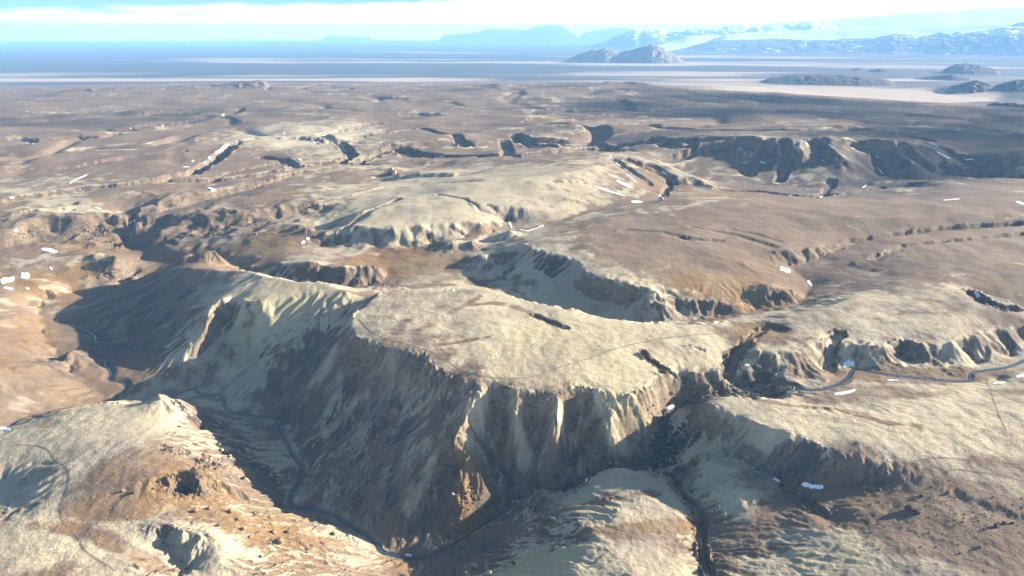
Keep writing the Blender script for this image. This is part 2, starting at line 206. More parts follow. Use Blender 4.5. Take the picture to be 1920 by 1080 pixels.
# --- dissected hill 5
ln((1080,262,0),(1150,250,10),(1230,246,25),(1320,252,38),(1400,256,46),(1450,258,50),(1510,254,54),(1580,256,54),(1660,262,50),(1720,268,44),(1770,285,28),(1800,300,12)); ln((1260,322,-18),(1330,338,-22),(1400,346,-26),(1440,348,-28),(1520,354,-30),(1600,353,-30),(1630,344,-27),(1700,336,-20),(1760,332,-14),(1790,318,-6)); ln((1345,300,-2),(1400,298,3),(1420,304,0),(1430,318,-14)); ln((1480,322,-12),(1500,310,-1),(1530,306,2),(1570,312,0),(1605,328,-14),(1630,342,-25)); ln((1440,262,40),(1430,290,14),(1415,318,-12),(1400,330,-22)); ln((1500,260,50),(1508,285,30),(1525,300,8)); ln((1520,262,40),(1530,285,20),(1545,302,5)); ln((1555,262,48),(1560,280,34),(1580,305,12)); ln((1600,270,34),(1640,300,2),(1652,330,-20)); ln((1640,285,22),(1625,300,8),(1640,325,-14)); ln((1700,290,22),(1720,310,6),(1740,325,-8)); ln((1815,304,6),(1835,290,26),(1870,284,36),(1920,280,40),(2000,278,40)); ln((1800,328,-8),(1850,332,-10),(1920,334,-8)); ln((950,246,14),(1000,238,24),(1070,234,30),(1150,238,24)); ln((960,276,-6),(1060,284,-10),(1150,288,-14))
# --- rolling upland
ln((-100,300,-10),(100,300,-8),(300,300,-6),(450,300,-5)); ln((-100,380,-8),(150,375,-7),(300,350,-6)); ln((-100,230,-12),(200,225,-8),(500,230,2),(700,235,6),(900,240,4)); ln((-100,200,-15),(300,195,-12),(600,195,-5),(900,195,0),(1200,200,0),(1500,210,8),(1800,225,8),(2000,230,8)); ln((700,275,0),(760,262,10),(840,250,14),(900,262,8)); ln((750,290,-10),(830,300,-12)); ln((960,255,8),(1050,270,10),(1000,285,4)); ln((1300,225,10),(1600,235,22),(1800,250,20))
ln((100,176,-12),(170,163,10),(220,164,6),(300,168,-2),(390,158,14),(490,151,26),(500,158,-5),(560,166,-15)); ln((650,175,-12),(760,168,0),(850,160,16),(900,166,2),(940,155,22),(970,164,5),(1070,156,16),(1140,152,22),(1190,156,16),(1290,170,2),(1340,176,-8)); ln((-200,182,-40),(60,182,-35)); ln((1340,176,-12),(1400,178,-14),(1480,184,-12),(1540,182,-6),(1600,192,-16),(1700,204,-18),(1760,214,-14),(1850,216,-12),(1920,212,-10),(2000,210,-10))
ln((-200,158,-100),(60,160,-110),(200,152,-140),(500,147,-145),(700,155,-140),(900,150,-145),(1150,148,-145),(1350,160,-140)); ln((1400,160,-148),(1500,170,-148),(1600,180,-148),(1720,190,-148),(1830,198,-147)); ln((1430,148,-148),(1600,160,-148),(1740,170,-148),(1800,182,-148),(1860,188,-148)); ln((1760,172,-140),(1780,160,-90),(1830,152,-62),(1880,156,-68),(1920,152,-60),(2000,150,-50)); ln((1790,180,-146),(1850,184,-146),(1920,186,-146)); ln((1825,203,-120),(1870,196,-85),(1920,193,-70),(2000,190,-60)); ln((1780,145,-148),(1920,140,-148)); ln((1440,142,-140),(1520,139,-115),(1600,141,-110),(1660,148,-125),(1680,156,-145))
ln((-300,140,-150),(200,138,-150),(960,138,-150),(1400,138,-150),(2100,134,-150))

# ------------------------------------------------------------------ solve the height field on a (bearing, log distance) lattice
TH0, TH1 = R(-44), R(44)
LR0, LR1 = math.log(235.0), math.log(9500.0)
CELL = 2.4e-3
NT = int((TH1 - TH0) / CELL) + 1; NR = int((LR1 - LR0) / CELL) + 1
def to_lat(x, y):
    return (np.arctan2(x, y) - TH0) / CELL, (0.5 * np.log(x * x + y * y) - LR0) / CELL
W_ = np.zeros((NR, NT)); Z_ = np.zeros((NR, NT))
def splat(x, y, z, w=1.0):
    a, b = to_lat(x, y); ia = np.rint(a).astype(int); ib = np.rint(b).astype(int)
    ok = (ia >= 0) & (ia < NT) & (ib >= 0) & (ib < NR)
    np.add.at(W_, (ib[ok], ia[ok]), w); np.add.at(Z_, (ib[ok], ia[ok]), w * z[ok])
for pl in L:
    P = [gp(*p) + (p[2],) for p in pl]
    if len(P) == 1:
        splat(*[np.array([c]) for c in P[0]])
    for A, B in zip(P[:-1], P[1:]):
        a = to_lat(np.array([A[0], B[0]]), np.array([A[1], B[1]]))
        n = int(max(2, 2 * np.hypot(a[0][1] - a[0][0], a[1][1] - a[1][0])))
        t = np.linspace(0, 1, n)
        # interpolate in bearing / log distance so long far segments stay even
        u = a[0][0] + (a[0][1] - a[0][0]) * t; v = a[1][0] + (a[1][1] - a[1][0]) * t
        th = TH0 + u * CELL; r = np.exp(LR0 + v * CELL)
        splat(r * np.sin(th), r * np.cos(th), A[2] + (B[2] - A[2]) * t)
def down(w, z):
    h, k = w.shape; h2, k2 = (h + 1) // 2, (k + 1) // 2
    wp = np.zeros((h2 * 2, k2 * 2)); zp = wp.copy(); wp[:h, :k] = w; zp[:h, :k] = z
    return wp.reshape(h2, 2, k2, 2).sum((1, 3)), zp.reshape(h2, 2, k2, 2).sum((1, 3))
pyr = [(W_, Z_)]
while min(pyr[-1][0].shape) > 12: pyr.append(down(*pyr[-1]))
def blur(u):
    p = np.pad(u, 1, mode='edge')
    v = p[:-2] + 2 * p[1:-1] + p[2:]
    return (v[:, :-2] + 2 * v[:, 1:-1] + v[:, 2:]) / 16
U = None
for lev, (w, z) in reversed(list(enumerate(pyr))):
    fix = w > 0; val = np.where(fix, z / np.maximum(w, 1e-9), 0)
    if U is None: U = np.full(w.shape, (val[fix]).mean())
    else:
        U = np.repeat(np.repeat(U, 2, 0), 2, 1)[:w.shape[0], :w.shape[1]]; U = blur(U)
    U = np.where(fix, val, U)
    for it in range(160 if lev > 2 else (70 if lev else 45)):
        p = np.pad(U, 1, mode='edge')
        U = (p[:-2, 1:-1] + p[2:, 1:-1] + p[1:-1, :-2] + p[1:-1, 2:]) * 0.2 + U * 0.2
        U = np.where(fix, val, U)
# round the creases a little: wide blur away from lines, narrow at them
fix0 = pyr[0][0] > 0
near = fix0.astype(float)
for _ in range(4): near = np.maximum(near * 0.999, blur(near))
near = np.clip(near * 2.2, 0, 1)
B = U.copy()
for _ in range(14): B = blur(B)
kr0 = sstep(800, 1050, np.exp(LR0 + CELL * np.arange(NR)))[:, None]
S = blur(blur(blur(blur(U)))) * (1 - kr0) + blur(U) * kr0
U = S * near + B * (1 - near)
U1 = blur(U); U3 = blur(blur(U1)); kr = sstep(800, 1050, np.exp(LR0 + CELL * np.arange(NR)))[:, None]
U = U3 * (1 - kr) + U1 * kr
print('solve', round(time.time() - T0, 1), U.shape)

# ------------------------------------------------------------------ the render mesh: bearing x distance, rows thinned where the ground is seen edge-on
MT = 1120
th = np.linspace(TH0, TH1, MT)
rows = [math.log(245.0)]; 
while rows[-1] < math.log(95000.0):
    r = math.exp(rows[-1]); dep = math.atan2(HC, r)
    rows.append(rows[-1] + min(0.016, 0.00115 / (math.sin(dep) + 0.035 + 0.10 * (r < 2600))))
lr = np.array(rows); rr = np.exp(lr); MR = len(rr)
def cubw(t):
    return np.stack([(1 - t) ** 3 / 6, (3 * t ** 3 - 6 * t ** 2 + 4) / 6, (-3 * t ** 3 + 3 * t ** 2 + 3 * t + 1) / 6, t ** 3 / 6])
def interp_axis(A, pos, axis):
    i = np.floor(pos).astype(int); w = cubw(pos - i); out = 0
    for k in range(4):
        idx = np.clip(i - 1 + k, 0, A.shape[axis] - 1)
        s = [1, 1]; s[axis] = -1
        out = out + np.take(A, idx, axis=axis) * w[k].reshape(s)
    return out
H = interp_axis(interp_axis(U, (lr - LR0) / CELL, 0), (th - TH0) / CELL, 1)
far = sstep(7500, 9200, rr)[:, None]
H = H * (1 - far) + PLAIN_Z * far
X = (rr[:, None] * np.sin(th)[None, :]); Y = (rr[:, None] * np.cos(th)[None, :])
RR = np.repeat(rr[:, None], MT, 1)
print('mesh', MR, MT, MR * MT * 2)
dr = np.gradient(rr); dth = th[1] - th[0]
def grad(h):
    gr = np.gradient(h, axis=0) / dr[:, None]; gt = np.gradient(h, axis=1) / (rr[:, None] * dth)
    s, c = np.sin(th)[None, :], np.cos(th)[None, :]
    return gr * s + gt * c, gr * c - gt * s
cellsize = np.maximum(rr * dth, dr)[:, None]
def vis(lam): return sstep(2.2, 5.0, lam / cellsize)

def hz(px, py, Hf=None):
    """first hit of the sight line through a photo pixel with the height field -> x, y, z, r"""
    Hf = H if Hf is None else Hf
    d = ray(px, py); t = math.atan2(d[0], d[1]); j = (t - TH0) / dth
    j0 = int(np.clip(math.floor(j), 0, MT - 2)); f = j - j0
    col = Hf[:, j0] * (1 - f) + Hf[:, j0 + 1] * f
    s = d[2] / math.hypot(d[0], d[1])
    zr = HC + rr * s
    k = np.nonzero(col >= zr)[0]
    if len(k) == 0: r = 60000.0; z = PLAIN_Z
    else:
        k = max(int(k[0]), 1); a = zr[k - 1] - col[k - 1]; b = zr[k] - col[k]; q = a / (a - b) if a != b else 0.5
        r = rr[k - 1] + (rr[k] - rr[k - 1]) * q; z = HC + r * s
    return r * math.sin(t), r * math.cos(t), z, r
def height(x, y, Hf=None):
    Hf = H if Hf is None else Hf
    x = np.asarray(x, float); y = np.asarray(y, float)
    j = np.clip((np.arctan2(x, y) - TH0) / dth, 0, MT - 1.001); r = np.hypot(x, y)
    i = np.clip(np.searchsorted(rr, r) - 1, 0, MR - 2); a = np.clip((r - rr[i]) / (rr[i + 1] - rr[i]), 0, 1)
    j0 = j.astype(int); b = j - j0
    return (Hf[i, j0] * (1 - a) + Hf[i + 1, j0] * a) * (1 - b) + (Hf[i, j0 + 1] * (1 - a) + Hf[i + 1, j0 + 1] * a) * b

def poly_field(pts, width, fn):
    """pts: list of world (x, y, val). Calls fn(slices, dist, val) per segment on the part of the lattice within width."""
    for A, Bp in zip(pts[:-1], pts[1:]):
        xs = (A[0], Bp[0]); ys = (A[1], Bp[1])
        rs = [math.hypot(x, y) for x, y in zip(xs, ys)]
        ts = [math.atan2(x, y) for x, y in zip(xs, ys)]
        r0 = min(rs); wa = width / r0
        i0, i1 = np.searchsorted(rr, r0 - width) - 1, np.searchsorted(rr, max(rs) + width) + 1
        j0, j1 = int((min(ts) - wa - TH0) / dth), int((max(ts) + wa - TH0) / dth) + 2
        i0, j0 = max(i0, 0), max(j0, 0); i1, j1 = min(i1, MR), min(j1, MT)
        if i1 <= i0 or j1 <= j0: continue
        sl = (slice(i0, i1), slice(j0, j1))
        vx, vy = Bp[0] - A[0], Bp[1] - A[1]; l2 = vx * vx + vy * vy + 1e-9
        px_, py_ = X[sl] - A[0], Y[sl] - A[1]
        t = np.clip((px_ * vx + py_ * vy) / l2, 0, 1)
        d = np.hypot(px_ - t * vx, py_ - t * vy)
        fn(sl, d, A[2] + (Bp[2] - A[2]) * t)

# ---- far canyons and gullies carved as trenches: (pixels, depth, half width, wall steepness)
tmask = np.zeros_like(H)
def trench(pix, depth, hw, floor=0.45):
    pts = []
    for p in pix:
        x, y, z, r = hz(*p); pts.append((x, y, 1.0))
    best = np.full(H.shape, 1e9, np.float32)
    w = hw * 1.8
    def fn(sl, d, v): best[sl] = np.minimum(best[sl], d)
    poly_field(pts, w, fn)
    m = best < w
    xs, ys = X[m], Y[m]
    d = best[m] * (1 + 0.35 * fbm(xs, ys, hw * 1.6, 3, 31))
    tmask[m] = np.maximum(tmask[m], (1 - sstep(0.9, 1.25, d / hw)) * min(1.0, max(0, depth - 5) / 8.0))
    H[m] -= depth * (1 - sstep(floor, 1.0, d / hw)) * (0.95 + 0.25 * fbm(xs, ys, hw * 4, 2, 33))
TR = [
 ([(-60,388),(60,366),(145,354),(240,346),(300,336),(360,322),(378,308),(410,290),(440,270)], 19, 24),
 ([(300,341),(427,333),(470,328),(540,318),(562,310),(640,298),(660,288),(640,268),(610,262)], 13, 20),
 ([(490,289),(530,294),(557,308)], 9, 20),
 ([(-40,290),(60,285),(120,282),(185,276)], 9, 30), ([(30,260),(70,262),(140,256),(190,258),(215,250)], 14, 30),
 ([(150,245),(235,243),(300,236),(352,229),(405,219),(430,214),(450,205)], 14, 28),
 ([(-20,325),(60,318),(110,312)], 5, 18), ([(40,392),(90,386),(140,380)], 3, 10),
 ([(745,276),(758,289),(790,294),(830,291)], 9, 24), ([(855,252),(862,262),(880,268)], 12, 24), ([(965,250),(975,262),(995,268),(1040,275)], 12, 26),
 ([(905,296),(950,292),(952,275),(945,262)], 10, 24), ([(1100,280),(1060,286),(1000,290),(960,296)], 11, 26),
 ([(1060,212),(1120,210),(1175,206),(1182,196),(1160,188)], 16, 40), ([(1000,225),(1060,226),(1120,222)], 8, 30),
 ([(985,205),(1020,209),(1060,212)], 8, 30), ([(620,262),(660,256),(700,250)], 6, 24),
 ([(1230,262),(1260,275),(1290,272)], 14, 34), ([(1390,262),(1410,275),(1440,280),(1425,300),(1402,325)], 16, 24),
 ([(1540,268),(1555,290),(1575,300)], 10, 16), ([(1600,272),(1640,296),(1652,325)], 10, 16), ([(1690,270),(1712,292),(1740,312)], 9, 18), ([(1470,262),(1478,290),(1470,318),(1462,338)], 10, 18),
 ([(1255,340),(1250,352),(1243,368)], 6, 12), ([(1150,300),(1180,322),(1215,345)], 4, 14), ([(1175,300),(1230,325),(1262,345)], 5, 14), ([(1215,310),(1262,338)], 4, 12),
 ([(1370,270),(1300,285),(1250,300)], 10, 30), ([(1500,215),(1620,228),(1700,240)], 8, 40), ([(1740,270),(1790,290),(1840,300),(1910,300)], 8, 26),
 ([(825,186),(760,186),(700,183)], 12, 60), ([(640,155),(560,166),(600,172)], 8, 50), ([(1250,180),(1330,190),(1400,196)], 8, 60), ([(1640,205),(1500,203),(1430,198)], 8, 60),
 ([(820,365),(870,372),(900,395),(945,412)], 2.2, 6), ([(915,385),(935,400),(950,415)], 2.0, 6),
 ([(1040,340),(1100,345),(1160,355)], 2.5, 8), ([(480,372),(600,358),(700,345)], 2, 8), ([(560,392),(640,372),(720,352),(800,344),(900,338)], 3.0, 8),
 ([(640,440),(650,424),(690,396),(745,374)], 4, 9),
 ([(1372,430),(1420,440),(1460,452)], 1.5, 8), ([(1280,445),(1320,452),(1350,452)], 2.5, 8),
 ([(1320,660),(1290,650)], 1, 3), ([(1262,702),(1240,690),(1214,672),(1205,660)], 3, 5),
 ([(1362,702),(1378,672),(1398,640),(1440,610),(1466,618)], 3.5, 9),
 ([(1555,690),(1553,664),(1560,642),(1575,622)], 5, 9), ([(1820,545),(1845,566),(1885,578),(1940,586)], 8, 9),
 ([(1252,890),(1275,925),(1305,955),(1316,975),(1312,1000),(1318,1040),(1332,1085)], 3.0, 5),
 ([(1475,915),(1500,938),(1545,962)], 2, 6),
 ([(1000,592),(1030,602),(1060,616)], 2.5, 6),
 ([(430,270),(480,262),(560,258),(620,262),(660,256),(720,248),(790,240),(855,250)], 11, 20), ([(745,280),(800,289),(860,293),(920,296),(980,292),(1060,285),(1130,277),(1200,268),(1260,270),(1340,260)], 13, 22), ([(970,255),(1000,266),(1060,272),(1120,268)], 11, 22), ([(640,268),(622,260),(600,250),(640,240),(710,230)], 9, 22), ([(-20,322),(60,317),(120,311),(200,300),(280,291),(345,284)], 8, 16), ([(1000,225),(1120,222),(1200,214),(1280,218),(1370,212),(1480,206)], 12, 34), ([(560,306),(620,303),(700,304),(790,300)], 7, 14), ([(1345,352),(1420,360),(1500,368),(1580,362),(1660,352),(1750,346)], 7, 13), ([(1560,465),(1600,452),(1680,440),(1780,428),(1920,420)], 6, 12),
 ([(1560,340),(1545,362),(1520,372)], 5, 14),
 ([(248,404),(300,393),(360,380),(430,362),(490,346),(545,328),(600,319),(650,309),(695,292)], 13, 15), ([(700,290),(740,283),(790,270),(850,268)], 8, 18), ([(1120,440),(1180,432),(1240,436),(1290,450)], 2, 12), ([(1300,425),(1380,440),(1450,462)], 2, 12), ([(1640,482),(1700,462),(1800,450),(1920,438)], 5, 12), ([(1850,330),(1800,322),(1770,310)], 9, 20), ([(1000,262),(1060,262),(1120,270),(1180,285)], 10, 22), ([(520,300),(470,310),(430,318),(400,335)], 6, 14), ([(0,412),(60,396),(130,392)], 4, 9), ([(1700,215),(1780,222),(1860,230),(1940,232)], 9, 40), ([(1560,240),(1660,246),(1740,262)], 8, 26), ([(380,262),(470,255),(560,246),(640,240)], 7, 26), ([(60,225),(160,222),(260,215),(330,206)], 9, 34), ([(760,215),(840,220),(930,218)], 8, 34),
]
for t in TR: trench(*t)
print('trench', round(time.time() - T0, 1))

# ---- local craters, knobs and crags of the near ground: (px, py, radius m, height m)
BUMPS = [(392,868,7,-8),(402,878,5,-6),(340,905,9,-7),(352,918,6,-8),(368,900,8,5),(372,915,6,6),(330,845,6,3),(316,838,5,-3),(438,838,4,3),(1500,560,10,2),(1310,866,7,5),(1155,872,6,2.5),(985,962,6,3),(1000,950,7,-4),
         (1318,640,9,1.5),(1300,740,5,-2),(1300,575,15,8),(1215,575,16,8),(1440,548,18,8),(845,465,20,9),(885,462,14,7),(955,444,16,9),(905,492,20,9),(393,482,18,9),(345,486,14,6),(310,438,20,7),(365,438,10,5),(560,428,12,4),(575,434,8,4),(215,490,16,7),(180,482,12,5),(1340,570,12,6),(1378,578,12,5),(1240,585,12,5),(1475,552,10,5),(690,512,16,6),(640,512,14,5),(580,500,12,5),(1400,697,9,4),(1345,703,8,3),(735,325,10,7),(836,850,6,6),(860,868,5.5,-8),(882,868,6,4),(846,905,7,-6),(852,938,5,5),(882,902,5,-6),(826,880,5,5),(812,862,5,4),(868,915,4,4),(800,900,6,4),(735,775,6,5),(728,790,5,-3),(1005,862,6,5),(1160,835,7,5),(1190,845,8,-5),(1120,850,8,5),(1070,860,7,-4),(960,800,7,4),(910,800,6,-5),(1790,705,10,-3),(1872,708,12,-3),(1480,895,6,2)]
for px, py, rad, hgt in BUMPS:
    x, y, z, r = hz(px, py)
    def fn(sl, d, v, rad=rad, hgt=hgt):
        H[sl] += hgt * np.exp(-(d / rad * (1 + 0.35 * fbm(X[sl], Y[sl], rad, 2, 5))) ** 2)
    poly_field([(x, y, 0), (x + 0.01, y, 0)], rad * 2.6, fn)

# ---- erosion: stripes that run down the slope, in several sizes, strongest on steep ground
gx, gy = grad(H); sl0 = np.hypot(gx, gy)
def gully(lam, seed, gx, gy):
    """sum of cosine stripes oriented down-slope, one per jittered lattice cell"""
    s = np.hypot(gx, gy) + 1e-6
    dx, dy = (-gy / s).astype(np.float32), (gx / s).astype(np.float32)        # across the slope
    xs = (X / lam + 0.8 * perlin(X / lam / 2.3, Y / lam / 2.3, seed + 200)).astype(np.float32); ys = (Y / lam + 0.8 * perlin(X / lam / 2.3, Y / lam / 2.3, seed + 203)).astype(np.float32)
    xi, yi = np.floor(xs).astype(np.int32), np.floor(ys).astype(np.int32)
    num = np.zeros_like(xs); den = np.full_like(xs, 1e-4)
    for a in (-1, 0, 1):
        for b in (-1, 0, 1):
            jx = hashf(xi + a, yi + b, seed) - 0.5; jy = hashf(yi + b, xi + a, seed + 3) - 0.5
            ox = xs - (xi + a + 0.5 + jx * 0.7); oy = ys - (yi + b + 0.5 + jy * 0.7)
            w = np.exp(-(ox * ox + oy * oy) * 2.0)
            num += w * np.cos(6.2832 * (0.75 + 0.7 * hashf(xi + a, yi + b, seed + 9)) * (ox * dx + oy * dy) + 6.28 * jx); den += w
    return num / den
G = np.zeros_like(H)
steep2 = sstep(0.07, 0.5, sl0)
steep = sstep(0.16, 0.75, sl0)
Hs = H.copy()
for k, (lam, amp) in enumerate(((70, 2.8), (32, 2.4), (15, 1.6), (7, 0.95), (3.4, 0.5))):
    v = vis(lam * 0.8)
    g = gully(lam, 11 + k * 5, gx, gy)
    G = G + g * amp * v
    H = H + g * amp * v * (1 + 1.1 * sstep(1400, 2200, RR)) * (steep if k < 2 else steep2) * (0.65 + 0.9 * np.clip(fbm(X, Y, lam * 3, 2, 40 + k) + 0.3, 0, 1))
    if k < 3: gx, gy = grad(H)
print('gully', round(time.time() - T0, 1))
# upland relief and valley network far out
wf = sstep(1250, 2600, RR) * (1 - sstep(-60, -130, H))
wx, wy = X + 260 * fbm(X, Y, 900, 3, 101), Y + 260 * fbm(X, Y, 900, 3, 104)
H += wf * (13 * fbm(wx, wy, 900, 3, 107) + 7 * perlin(X / 210, Y / 210, 110))
va = perlin(wx / 640, wy / 640, 112); vb = perlin(wx / 1300, wy / 1300, 114)
def channel(lam, hw, depth, seed, gate_lam, gate):
    global H
    p = perlin(wx / lam, wy / lam, seed) + 0.25 * perlin(X / lam * 2.7, Y / lam * 2.7, seed + 1)
    ga, gb = grad(p); d = np.abs(p) / (np.hypot(ga, gb) + 0.12 / lam)
    g = sstep(gate, gate + 0.25, perlin(X / gate_lam, Y / gate_lam, seed + 2))
    k = (1 - sstep(0.22, 1.0, d / (hw * (0.6 + 0.8 * g)))) * g
    return k * depth, k
kk = 0
for lam, hw, dep_, sd, gl, gt_, r0, r1 in ((1150, 34, 26, 150, 2600, -0.4, 2000, 2500), (560, 18, 13, 154, 1300, -0.2, 1900, 2400), (260, 9, 5, 158, 600, 0.0, 1500, 1900), (120, 4, 2.0, 162, 300, 0.2, 700, 1000)):
    dd, k = channel(lam, hw, dep_, sd, gl, gt_)
    wz = sstep(r0, r1, RR) * (1 - sstep(-60, -130, H)) * vis(hw * 1.6)
    H -= dd * wz; kk = np.maximum(kk, k * wz * (hw > 8))
valley = np.exp(-(va / 0.055) ** 2) * sstep(-0.1, 0.3, perlin(X / 1500, Y / 1500, 116) + 0.15) + 0.9 * np.exp(-(vb / 0.035) ** 2)
H -= wf * 9 * np.clip(valley, 0, 1.2)
# rolling relief and hummocks everywhere
flat = 1 - 0.6 * steep
for lam, amp, sd in ((170, 2.2, 50), (80, 1.5, 52), (38, 0.9, 54), (17, 0.5, 56), (8, 0.36, 58), (4, 0.22, 59)):
    H += amp * flat * vis(lam) * perlin(X / lam, Y / lam, sd) * (1 + 2.5 * sstep(1500, 4000, RR)) * (1 - 0.85 * sstep(-120, -145, H))
sgx, sgy = grad(H)
# crags on the steepest ground
gx, gy = grad(Hs); sl1 = np.hypot(gx, gy)
crag = 0.5 * sstep(0.95, 1.6, sl1 + 0.6 * fbm(X, Y, 60, 3, 60))
S4_PX = [p[:2] for p in S4]
CR = [(850,880,34,26,1.0),(735,775,12,16,0.8),(1010,860,14,20,0.9),(1250,725,22,22,0.8),(1300,740,60,22,0.9),(1420,735,60,14,0.8),(360,915,14,14,0.9),(395,872,12,9,0.8),(1180,800,40,20,0.6),(1215,790,22,30,0.7),(840,830,18,12,0.8),(1240,850,12,30,0.7),(735,320,14,8,0.8),(220,455,20,14,0.7),(215,505,30,18,0.7),(100,428,130,18,0.95),(420,422,170,20,0.95),(350,372,100,14,0.8),(560,400,60,20,0.7),(750,452,130,16,0.5),(200,460,40,14,0.8),(640,520,80,16,0.6),(330,452,50,14,0.7),(1130,575,90,20,0.5),(1320,580,60,14,0.6),(1450,560,40,14,0.6),(1680,668,200,18,0.55),(1490,690,70,20,0.5),(1130,880,14,6,0.5),(330,845,12,6,0.7),(440,838,14,10,0.8),(300,745,8,8,0.5)]
for px, py, rx, ry, w in CR:
    x, y, z, r = hz(px, py); s = r / F; ex, ey = rx * s, ry * s / max(0.25, math.sin(math.atan2(HC - z, r)))
    q = ((X - x) / ex) ** 2 + ((Y - y) / ey) ** 2
    crag = np.maximum(crag, w * np.exp(-q * 0.9) * (q < 9))
cr = np.zeros_like(H)
for lam, amp, sd in ((48, 4.2 * sstep(850, 1100, RR), 68), (22, 2.6, 70), (10, 1.7, 72), (5, 0.95, 74), (2.6, 0.5, 76)):
    n = perlin(X / lam, Y / lam, sd); cr += amp * vis(lam) * (1 - 2 * np.abs(n) * 1.3)
H += cr * crag * (0.8 + 0.4 * perlin(X / 30, Y / 30, 79))
print('detail', round(time.time() - T0, 1))

# ---- stream beds
def stream_pts(S):
    return [gp(*p) + (p[2],) for p in S]
wet = np.zeros_like(H)
STREAMS = [('left', smooth_line(stream_pts(S1)), 1.05), ('ravine', smooth_line(stream_pts(S3)), 0.55), ('right', smooth_line(stream_pts(S2)), 1.2)]
for nm, P, w in STREAMS:
    bed = np.full(H.shape, 1e9, np.float32); zz = np.zeros_like(H)
    def fn(sl, d, v):
        b = bed[sl]; m = d < b; b[m] = d[m]; bed[sl] = b; q = zz[sl]; q[m] = v[m]; zz[sl] = q
    poly_field([tuple(p) for p in P], 26, fn)
    m = bed < 25
    d = bed[m]; t = sstep(w * 1.0, 22, d)
    h = H[m]; target = zz[m] + np.maximum(d - w * 0.9, 0) * 0.16 + 0.15
    flatv = np.minimum(h, target + 9 * sstep(4, 22, d)) if nm != 'ravine' else np.minimum(h, target + 14 * sstep(1.5, 14, d))
    h2 = np.where(d < w + 1.0, np.minimum(zz[m] - 0.5, h), np.maximum(flatv, zz[m] + 0.1))
    H[m] = h2 * (1 - t) + h * t
    wet[m] = np.maximum(wet[m], np.exp(-(d / (w * 2.2)) ** 2))

# ------------------------------------------------------------------ materials masks
gx, gy = grad(H); slope = np.hypot(gx, gy)
n1 = fbm(X, Y, 420, 4, 80); n2 = fbm(X, Y, 150, 4, 84); n3 = fbm(X * 0.35, Y, 2600, 5, 88)
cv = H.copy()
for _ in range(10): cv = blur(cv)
cv = (H - cv) / (cellsize * 3.0)  # height above surroundings; hollows come out darker, rises paler
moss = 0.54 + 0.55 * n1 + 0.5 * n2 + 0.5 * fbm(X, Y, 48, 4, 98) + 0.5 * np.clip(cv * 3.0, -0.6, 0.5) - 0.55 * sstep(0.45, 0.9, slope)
moss -= 0.14 * sstep(850, 1100, RR) + 0.18 * sstep(1300, 2600, RR)
clay = 0.10 + 0.5 * np.clip(fbm(X, Y, 260, 4, 92), 0, 1) + 0.0 * X
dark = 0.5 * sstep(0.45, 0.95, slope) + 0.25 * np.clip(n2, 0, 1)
yel = np.zeros_like(H)
st = sstep(0.10, 0.35, slope)
strk = np.zeros_like(H)
for lam, a, sd in ((44, 0.7, 130), (19, 0.5, 135), (7, 0.35, 140)): strk += a * vis(lam) * gully(lam, sd, sgx, sgy)
STREAK = 1
dark += wf * np.clip(0.9 * fbm(X * 0.5, Y, 800, 5, 120) + 0.15 * valley, 0, 0.75) + 0.35 * kk * (fbm(X, Y, 200, 2, 125) > -0.1)
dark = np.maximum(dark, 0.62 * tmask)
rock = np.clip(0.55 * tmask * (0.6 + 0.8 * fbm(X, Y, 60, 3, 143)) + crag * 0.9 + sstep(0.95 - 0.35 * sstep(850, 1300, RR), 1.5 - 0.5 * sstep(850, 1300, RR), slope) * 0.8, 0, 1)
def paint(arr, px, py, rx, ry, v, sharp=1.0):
    """soft patch of a ground cover or painted shade tone on the ground seen at that pixel (sizes in photo pixels, turned into metres)"""
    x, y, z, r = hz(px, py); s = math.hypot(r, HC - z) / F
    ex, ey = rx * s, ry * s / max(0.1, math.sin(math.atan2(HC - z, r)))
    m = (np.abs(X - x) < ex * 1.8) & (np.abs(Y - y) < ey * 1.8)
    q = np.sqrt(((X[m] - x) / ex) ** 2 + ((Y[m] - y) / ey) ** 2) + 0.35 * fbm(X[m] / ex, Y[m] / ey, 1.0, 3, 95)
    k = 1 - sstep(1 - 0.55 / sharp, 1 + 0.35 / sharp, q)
    k = k * (0.84 if sharp == 1.0 else 1.0); arr[m] = arr[m] * (1 - k) + v * k
